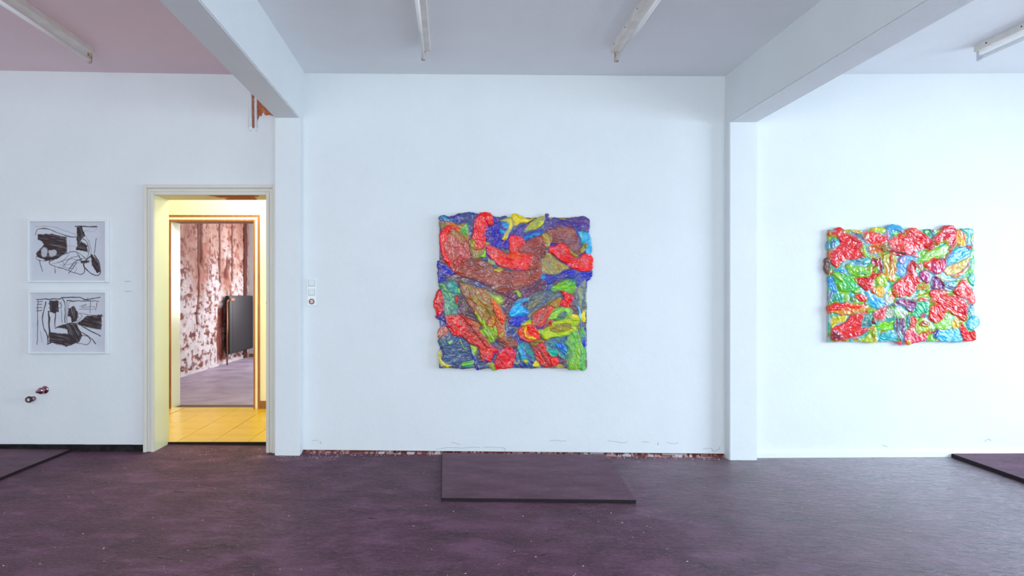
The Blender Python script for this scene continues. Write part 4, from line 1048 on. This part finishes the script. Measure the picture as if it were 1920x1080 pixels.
S2 = 1 / 9.0
ORG2 = {'A': (1545, 415), 'B': (1690, 415), 'C': (1545, 530), 'D': (1690, 530)}
SC2 = {k: S2 for k in 'ABCD'}
P2 = [
 ('A', [(25,650),(110,640),(122,830),(60,885),(15,800)], ((120,70,52),DKB), 80, 3), ('A', [(55,970),(120,925),(185,1000),(205,1200),(95,1160)], ((50,130,190),CY), 80, 4),
 ('A', [(430,190),(570,185),(665,270),(620,305),(480,245)], (PU,DK), 20, 3), ('A', [(350,155),(450,148),(625,148),(625,192),(430,195)], (YL,OR), 0, 3),
 ('A', [(1035,120),(1120,68),(1235,60),(1360,150),(1360,210),(1150,210),(1080,225)], ((76,156,196),LB,SL), 25, 6),
 ('A', [(785,140),(920,96),(995,128),(1055,160),(970,215),(880,185)], (YL,GR), 10, 6),
 ('A', [(55,380),(120,288),(200,282),(255,370),(200,432),(130,485),(65,492)], (LB,SL), 90, 6),
 ('A', [(65,168),(150,148),(240,96),(312,128),(400,190),(600,300),(655,420),(700,590),(600,645),(430,645),(300,705),(200,795),(125,740),(65,600),(75,500),(200,430),(260,390),(200,280),(85,262)], (RED,CRM,RE2), 35, 9),
 ('A', [(400,270),(480,300),(600,330),(590,360),(480,340)], ((250,150,80),OR), 30, 10),
 ('A', [(615,200),(700,148),(800,146),(920,200),(980,240),(1060,158),(1085,280),(1135,330),(1000,405),(880,405),(700,375),(636,300)], (RED,RE2,CRM), 40, 8),
 ('A', [(640,300),(690,225),(735,225),(720,310),(660,320)], ((250,180,120),WH), -50, 10),
 ('A', [(980,660),(860,610),(780,680),(800,790),(850,765),(915,865),(992,855)], (CRM,DK), 70, 6),
 ('A', [(685,420),(850,378),(1000,395),(1155,470),(1000,535),(850,575),(755,555)], ((226,128,72),OR,RB), 8, 8),
 ('A', [(950,390),(1100,370),(1150,470),(980,520),(940,450)], ((150,110,60),OL,WH), 60, 9),
 ('A', [(592,420),(680,378),(745,430),(692,480),(765,560),(810,645),(720,625),(620,585),(586,500)], (GR,(150,210,80),(220,235,190)), 60, 9),
 ('A', [(755,568),(950,592),(1160,488),(1196,540),(1050,565),(985,605),(880,645),(800,625)], ((172,200,86),OR), -10, 8),
 ('B', [(350,165),(450,138),(530,188),(480,255),(400,232)], (GN,TE), 40, 5), ('B', [(428,148),(490,146),(545,188),(502,245)], (UB,PU), 50, 6),
 ('B', [(340,600),(420,505),(540,468),(700,395),(775,375),(775,460),(700,595),(560,615),(380,665),(210,665)], ((150,200,104),GR,(200,225,160)), -25, 7),
 ('B', [(-190,250),(0,218),(110,118),(225,106),(305,168),(420,255),(545,420),(485,485),(300,505),(100,588),(0,565),(-210,485),(-250,380)], ((226,48,50),(214,70,74),WH), 35, 10),
 ('B', [(-190,480),(0,530),(120,560),(0,600),(-200,540)], (CRM,DK), 12, 9),
 ('B', [(410,400),(480,360),(545,430),(480,485),(420,470)], ((176,24,60),CRM), 0, 11),
 ('A', [(975,660),(1005,560),(1130,535),(1195,600),(1206,800),(1185,1005),(1060,1015),(995,880)], ((190,182,66),OR,(176,206,96)), 85, 9),
 ('A', [(1080,640),(1130,555),(1155,720),(1122,810),(1086,745)], ((196,60,50),OR), 80, 10),
 ('B', [(-75,640),(30,575),(150,600),(175,660),(80,745),(60,855),(0,935),(-90,925),(-145,850),(-85,760)], (LB,(140,160,214),(100,150,210)), 70, 7),
 ('B', [(-80,620),(20,590),(60,640),(0,740),(-70,700)], ((170,110,180),LB), 70, 8),
 ('A', [(438,650),(600,638),(765,650),(692,725),(620,755),(515,712)], ((104,170,196),SL,NV), 5, 6),
 ('A', [(125,770),(300,808),(362,860),(372,925),(290,902),(148,835)], (CY,UB), 20, 6),
 ('A', [(335,760),(420,688),(520,732),(700,755),(795,695),(795,885),(700,928),(540,926),(415,885)], (GR,(120,180,70),OL), 12, 9),
 ('A', [(530,868),(600,855),(720,870),(710,895),(560,895)], ((60,180,190),CY), 3, 11),
 ('A', [(795,830),(880,745),(915,835),(850,856)], (GR,), -40, 7),
 ('A', [(125,860),(280,860),(460,930),(525,1000),(568,1140),(566,1205),(470,1205),(330,1175),(225,1155)], ((80,180,80),TE,GR), 48, 8),
 ('A', [(130,870),(220,880),(330,1010),(280,1020),(180,960)], (GR,(200,225,140)), 50, 10),
 ('A', [(475,980),(560,928),(760,928),(860,878),(995,855),(965,922),(830,965),(835,1105),(700,1168),(600,1105)], (RED,(196,30,60),CRM), 20, 9),
 ('A', [(860,980),(940,895),(1045,945),(1035,1105),(895,1085)], ((184,192,56),GR), 60, 7),
 # bottom left
 ('C', [(125,240),(200,138),(290,168),(325,260),(220,336),(135,312)], (TE,(30,140,110)), 60, 7), ('C', [(215,0),(440,-25),(488,100),(400,168),(245,112)], ((76,180,96),GR), 40, 8), ('C', [(468,140),(575,76),(596,150),(500,186)], (GR,), 0, 7),
 ('C', [(330,220),(410,210),(430,310),(360,320)], ((190,200,150),GR), 60, 5), ('C', [(90,140),(125,140),(120,330),(90,330)], (OR,BR), 90, 4),
 ('C', [(498,200),(600,176),(705,230),(695,305),(600,328),(540,280)], (RED,RE2), 50, 7), ('C', [(416,230),(490,228),(535,322),(456,314)], (DK,MG), 60, 6),
 ('C', [(765,110),(862,76),(855,205),(795,192)], (OR,RE2), 60, 7), ('C', [(868,58),(960,46),(1015,120),(985,245),(900,235),(845,200)], ((244,172,54),YL), 70, 8),
 ('C', [(995,310),(1028,165),(1085,220),(1168,322),(1060,390)], ((196,214,176),WH), 70, 6),
 ('C', [(665,150),(730,126),(805,200),(920,248),(1006,330),(965,425),(880,435),(780,395),(655,345),(716,290)], (LB,(80,170,230),(150,200,240)), 38, 9),
 ('C', [(105,560),(180,556),(355,558),(345,655),(220,705),(150,765),(105,745)], (YL,(220,190,60)), -30, 6), ('C', [(195,560),(240,570),(240,620),(200,610)], (GR,), 30, 8),
 ('C', [(68,400),(150,338),(260,342),(360,328),(520,343),(720,370),(850,450),(825,495),(660,545),(500,536),(400,565),(240,545),(130,505),(100,545),(66,480)], (OR,RE2,(200,180,60)), 8, 9),
 ('C', [(68,400),(150,340),(290,342),(300,400),(180,450),(110,540),(70,490)], (RED,RE2), 60, 10), ('C', [(680,470),(780,440),(850,455),(810,495),(700,505)], (GR,), -5, 10),
 ('C', [(105,770),(180,738),(340,660),(420,570),(560,525),(655,558),(625,680),(640,765),(810,730),(745,805),(600,895),(530,925),(400,975),(300,996),(150,996),(85,930)], (CRM,RE2,RED), -30, 9),
 ('C', [(85,930),(105,768),(200,800),(305,900),(285,996),(150,998)], ((130,16,56),DK,CRM), 0, 10),
 ('C', [(606,640),(680,558),(794,536),(806,640),(794,725),(655,745)], ((98,160,136),SL,WH), -20, 7),
 ('C', [(796,560),(860,458),(1000,398),(1066,420),(1055,565),(985,665),(880,645),(818,685)], (CRM,(220,70,90),WH), -35, 8), ('C', [(796,590),(850,618),(865,692),(808,685)], (DK,MG), 50, 8),
 ('C', [(1040,430),(1140,400),(1190,470),(1160,560),(1040,600)], ((150,190,110),WH,SL), 40, 6),
 ('C', [(855,720),(920,648),(1060,652),(1155,600),(1196,690),(1155,785),(1020,815),(895,805)], (GR,(130,220,50)), -15, 7), ('C', [(1040,630),(1150,585),(1180,640),(1080,680)], (TE,GR), -15, 8),
 ('C', [(560,935),(700,900),(800,738),(855,740),(875,850),(905,985),(840,1006),(720,1006),(555,985)], ((212,202,56),LG,GR), -45, 7), ('C', [(790,820),(850,790),(860,960),(800,980)], ((170,150,40),OL), 90, 8),
 ('C', [(870,830),(940,810),(950,960),(900,980)], ((110,180,150),LB), 90, 5), ('C', [(925,985),(958,838),(1130,818),(1206,900),(1206,975),(1050,994)], ((52,176,194),LB,TE), 15, 7),
 ('C', [(490,950),(560,940),(560,990),(490,985)], (OR,YL), 0, 5),
 ('C', [(1145,720),(1175,420),(1225,415),(1245,560),(1360,600),(1370,1000),(1310,1020),(1225,960),(1175,830)], ((146,174,186),(130,80,110),LB), 82, 8), ('C', [(1230,620),(1330,620),(1320,760),(1250,780)], ((140,80,110),PU), 70, 9), ('C', [(1210,1000),(1260,985),(1310,1040),(1290,1050)], (CRM,PK), 40, 6),
 # right
 ('D', [(-150,560),(-125,430),(-20,420),(85,520),(45,585),(-60,595)], ((124,194,92),WH), 50, 6), ('D', [(80,560),(125,540),(130,740),(80,720)], ((90,150,170),SL), 90, 6),
 ('D', [(185,320),(450,318),(455,420),(435,485),(330,545),(260,595),(125,565),(155,500),(240,470)], ((76,186,126),TE,(140,210,160)), 50, 7),
 ('D', [(-260,425),(-150,328),(-100,288),(0,278),(205,308),(220,385),(182,485),(110,494),(30,405),(-80,405),(-235,435)], ((146,24,86),PU,(200,150,190)), 18, 9),
 ('B', [(-180,1180),(-170,1100),(-100,1010),(0,930),(70,850),(80,740),(160,665),(245,720),(245,830),(310,1000),(245,1066),(225,1205),(100,1255),(-80,1290)], (RED,(230,74,70),PK), 50, 11),
 ('B', [(150,665),(210,660),(245,730),(225,810),(180,760)], ((150,20,40),RED), 60, 12), ('B', [(110,760),(150,720),(190,800),(170,900),(120,880)], (PK,WH), 70, 12),
 ('B', [(230,1066),(300,1030),(440,1015),(475,1060),(455,1185),(340,1155),(225,1155)], ((150,200,92),OR,GR), -20, 7),
 ('D', [(-60,240),(0,225),(150,225),(170,285),(0,275)], ((225,225,190),LG), 5, 7), ('D', [(150,250),(300,215),(445,145),(448,215),(260,295),(165,292)], (GR,OR,WH), -18, 8), ('D', [(230,290),(380,230),(450,260),(430,320),(300,320)], (RE2,OR,WH), -10, 8),
 ('B', [(315,830),(400,798),(466,900),(446,1022),(390,1046),(296,930)], ((168,30,112),MG,PK), 60, 9), ('B', [(260,740),(340,700),(350,810),(300,830)], ((210,190,200),PK), 60, 7),
 ('B', [(335,720),(400,658),(560,626),(725,636),(725,765),(662,876),(560,886),(475,865)], ((226,62,74),CRM,PK), 60, 9), ('B', [(480,700),(600,628),(725,645),(715,800),(640,890),(530,886)], ((176,24,84),CRM,(220,120,170)), 75, 11),
 ('B', [(555,900),(640,886),(740,945),(1000,955),(1085,935),(960,1005),(700,1016),(575,965)], ((166,204,96),WH,OR), 8, 7),
 ('B', [(475,300),(560,218),(650,138),(720,78),(822,72),(905,128),(928,222),(875,372),(800,435),(700,362),(600,405),(515,382)], ((204,26,66),CRM,(170,20,60)), 12, 11), ('B', [(470,310),(560,220),(660,150),(640,300),(600,402),(520,385)], (RE2,RED), -40, 10),
 ('B', [(860,330),(935,285),(905,405),(842,485),(775,485)], (PK,CRM), -60, 7), ('B', [(915,160),(980,146),(1085,218),(1088,302),(1055,425),(905,405)], ((246,186,104),OR,YL), 70, 7),
 ('B', [(1000,138),(1195,128),(1195,235),(1165,335),(1088,395),(1090,222)], ((84,172,196),TE), 80, 5), ('B', [(1155,260),(1200,235),(1208,425),(1165,425)], ((220,200,70),OR), 90, 4), ('B', [(1140,500),(1208,498),(1212,845),(1120,855),(1150,650)], (GR,(110,220,60)), 85, 5), ('B', [(1095,900),(1205,876),(1218,1085),(1125,1025)], (TE,(80,170,150)), 80, 5),
 ('B', [(695,820),(780,745),(940,695),(1135,605),(1138,662),(1005,815),(820,915),(698,875)], ((226,172,124),(220,190,110),LG), -28, 8), ('B', [(815,925),(960,840),(1060,755),(1122,695),(1095,865),(920,955)], (RED,RE2,(170,200,80)), -35, 9),
 ('B', [(735,580),(830,495),(960,385),(1065,440),(1138,500),(1085,585),(900,695),(725,745)], ((100,186,232),CY,LB), -30, 10), ('B', [(1055,440),(1110,396),(1175,430),(1172,485),(1100,494)], (RED,), 0, 9),
 ('D', [(475,80),(495,-60),(560,-115),(695,-20),(725,80),(684,155),(560,115)], ((122,40,124),MG,(190,170,210)), 45, 8), ('D', [(650,-20),(720,-10),(725,80),(684,110)], (DK,), 60, 8),
 ('D', [(684,120),(760,-5),(900,25),(995,100),(860,158)], ((154,184,204),SL,WH), 15, 7),
 ('D', [(855,130),(950,-5),(1060,-45),(1155,60),(1226,230),(1226,355),(1130,375),(1000,262),(895,222)], (RE2,(236,80,70),PK), 60, 9), ('D', [(860,150),(930,110),(990,160),(960,230),(880,215)], (RED,), 0, 10),
 ('D', [(1115,380),(1200,360),(1220,560),(1120,600)], ((100,160,180),SL), 90, 4),
 ('D', [(436,150),(560,116),(720,198),(860,178),(1005,260),(1106,370),(1106,480),(1056,645),(900,565),(760,485),(600,365),(446,325),(478,240)], ((216,40,62),RED,WH), 33, 10),
 ('D', [(900,420),(1040,400),(1050,520),(950,500)], (CRM,PK), 40, 11),
 ('D', [(465,400),(560,356),(665,378),(770,490),(705,604),(602,676),(518,674),(455,600)], ((238,58,36),RE2,RED), 60, 10),
 ('D', [(515,692),(620,642),(765,515),(825,540),(846,640),(855,765),(600,794)], (GR,(120,200,40)), -15, 7), ('D', [(835,620),(930,636),(966,765),(846,765)], ((246,200,74),OR), 50, 7),
 ('D', [(545,935),(600,805),(780,775),(965,785),(1026,935),(985,1016),(880,996),(700,994)], ((84,176,212),LB,(120,170,190)), 8, 6), ('D', [(486,840),(570,776),(626,798),(594,955),(538,935)], (UB,NV), 60, 6),
 ('D', [(1105,600),(1200,560),(1220,555),(1296,595),(1306,705),(1245,755),(1150,805),(1086,700)], ((78,168,206),LB,CY), 40, 8),
 ('D', [(955,690),(1030,676),(1142,820),(1212,798),(1244,870),(1236,974),(1060,976),(975,850)], (RED,RE2), 52, 10),
 ('D', [(395,930),(460,845),(525,880),(526,985),(446,1000)], (GR,), 80, 7),
 ('D', [(125,590),(180,576),(245,620),(205,735),(125,745)], (RED,CRM), 80, 7),
 ('D', [(25,830),(130,736),(205,738),(245,850),(330,852),(434,828),(382,965),(250,1014),(100,1044),(15,1004)], (CRM,(220,50,90),WH), 40, 8),
 ('D', [(196,740),(280,616),(400,596),(466,680),(446,805),(340,845),(245,855)], ((166,196,72),LG,WH), 60, 9), ('D', [(275,680),(360,645),(455,690),(425,745),(305,745)], ((184,80,60),RB,PK), 10, 10), ('D', [(285,590),(350,505),(415,540),(364,595)], (MG,CRM), -40, 9),
 ('D', [(55,980),(110,966),(155,1022),(110,1050)], (OR,YL), 60, 6), ('D', [(440,640),(500,680),(560,770),(470,780),(440,720)], ((210,225,190),GR), 60, 6),
 ('B', [(150,570),(200,505),(275,540),(296,612),(240,624)], (RED,PK), 40, 10),
]
impasto('abstract_painting', 'smaller wide abstract painting in thick bright red, lime and blue strokes', M['acrylic'], (1553, 1824, 431.5, 640), 16, ORG2, SC2, P2, (RED, GR, TE, LB, YL), 57, .62, .56, 1.22, .35, 1.4, .88, .58)
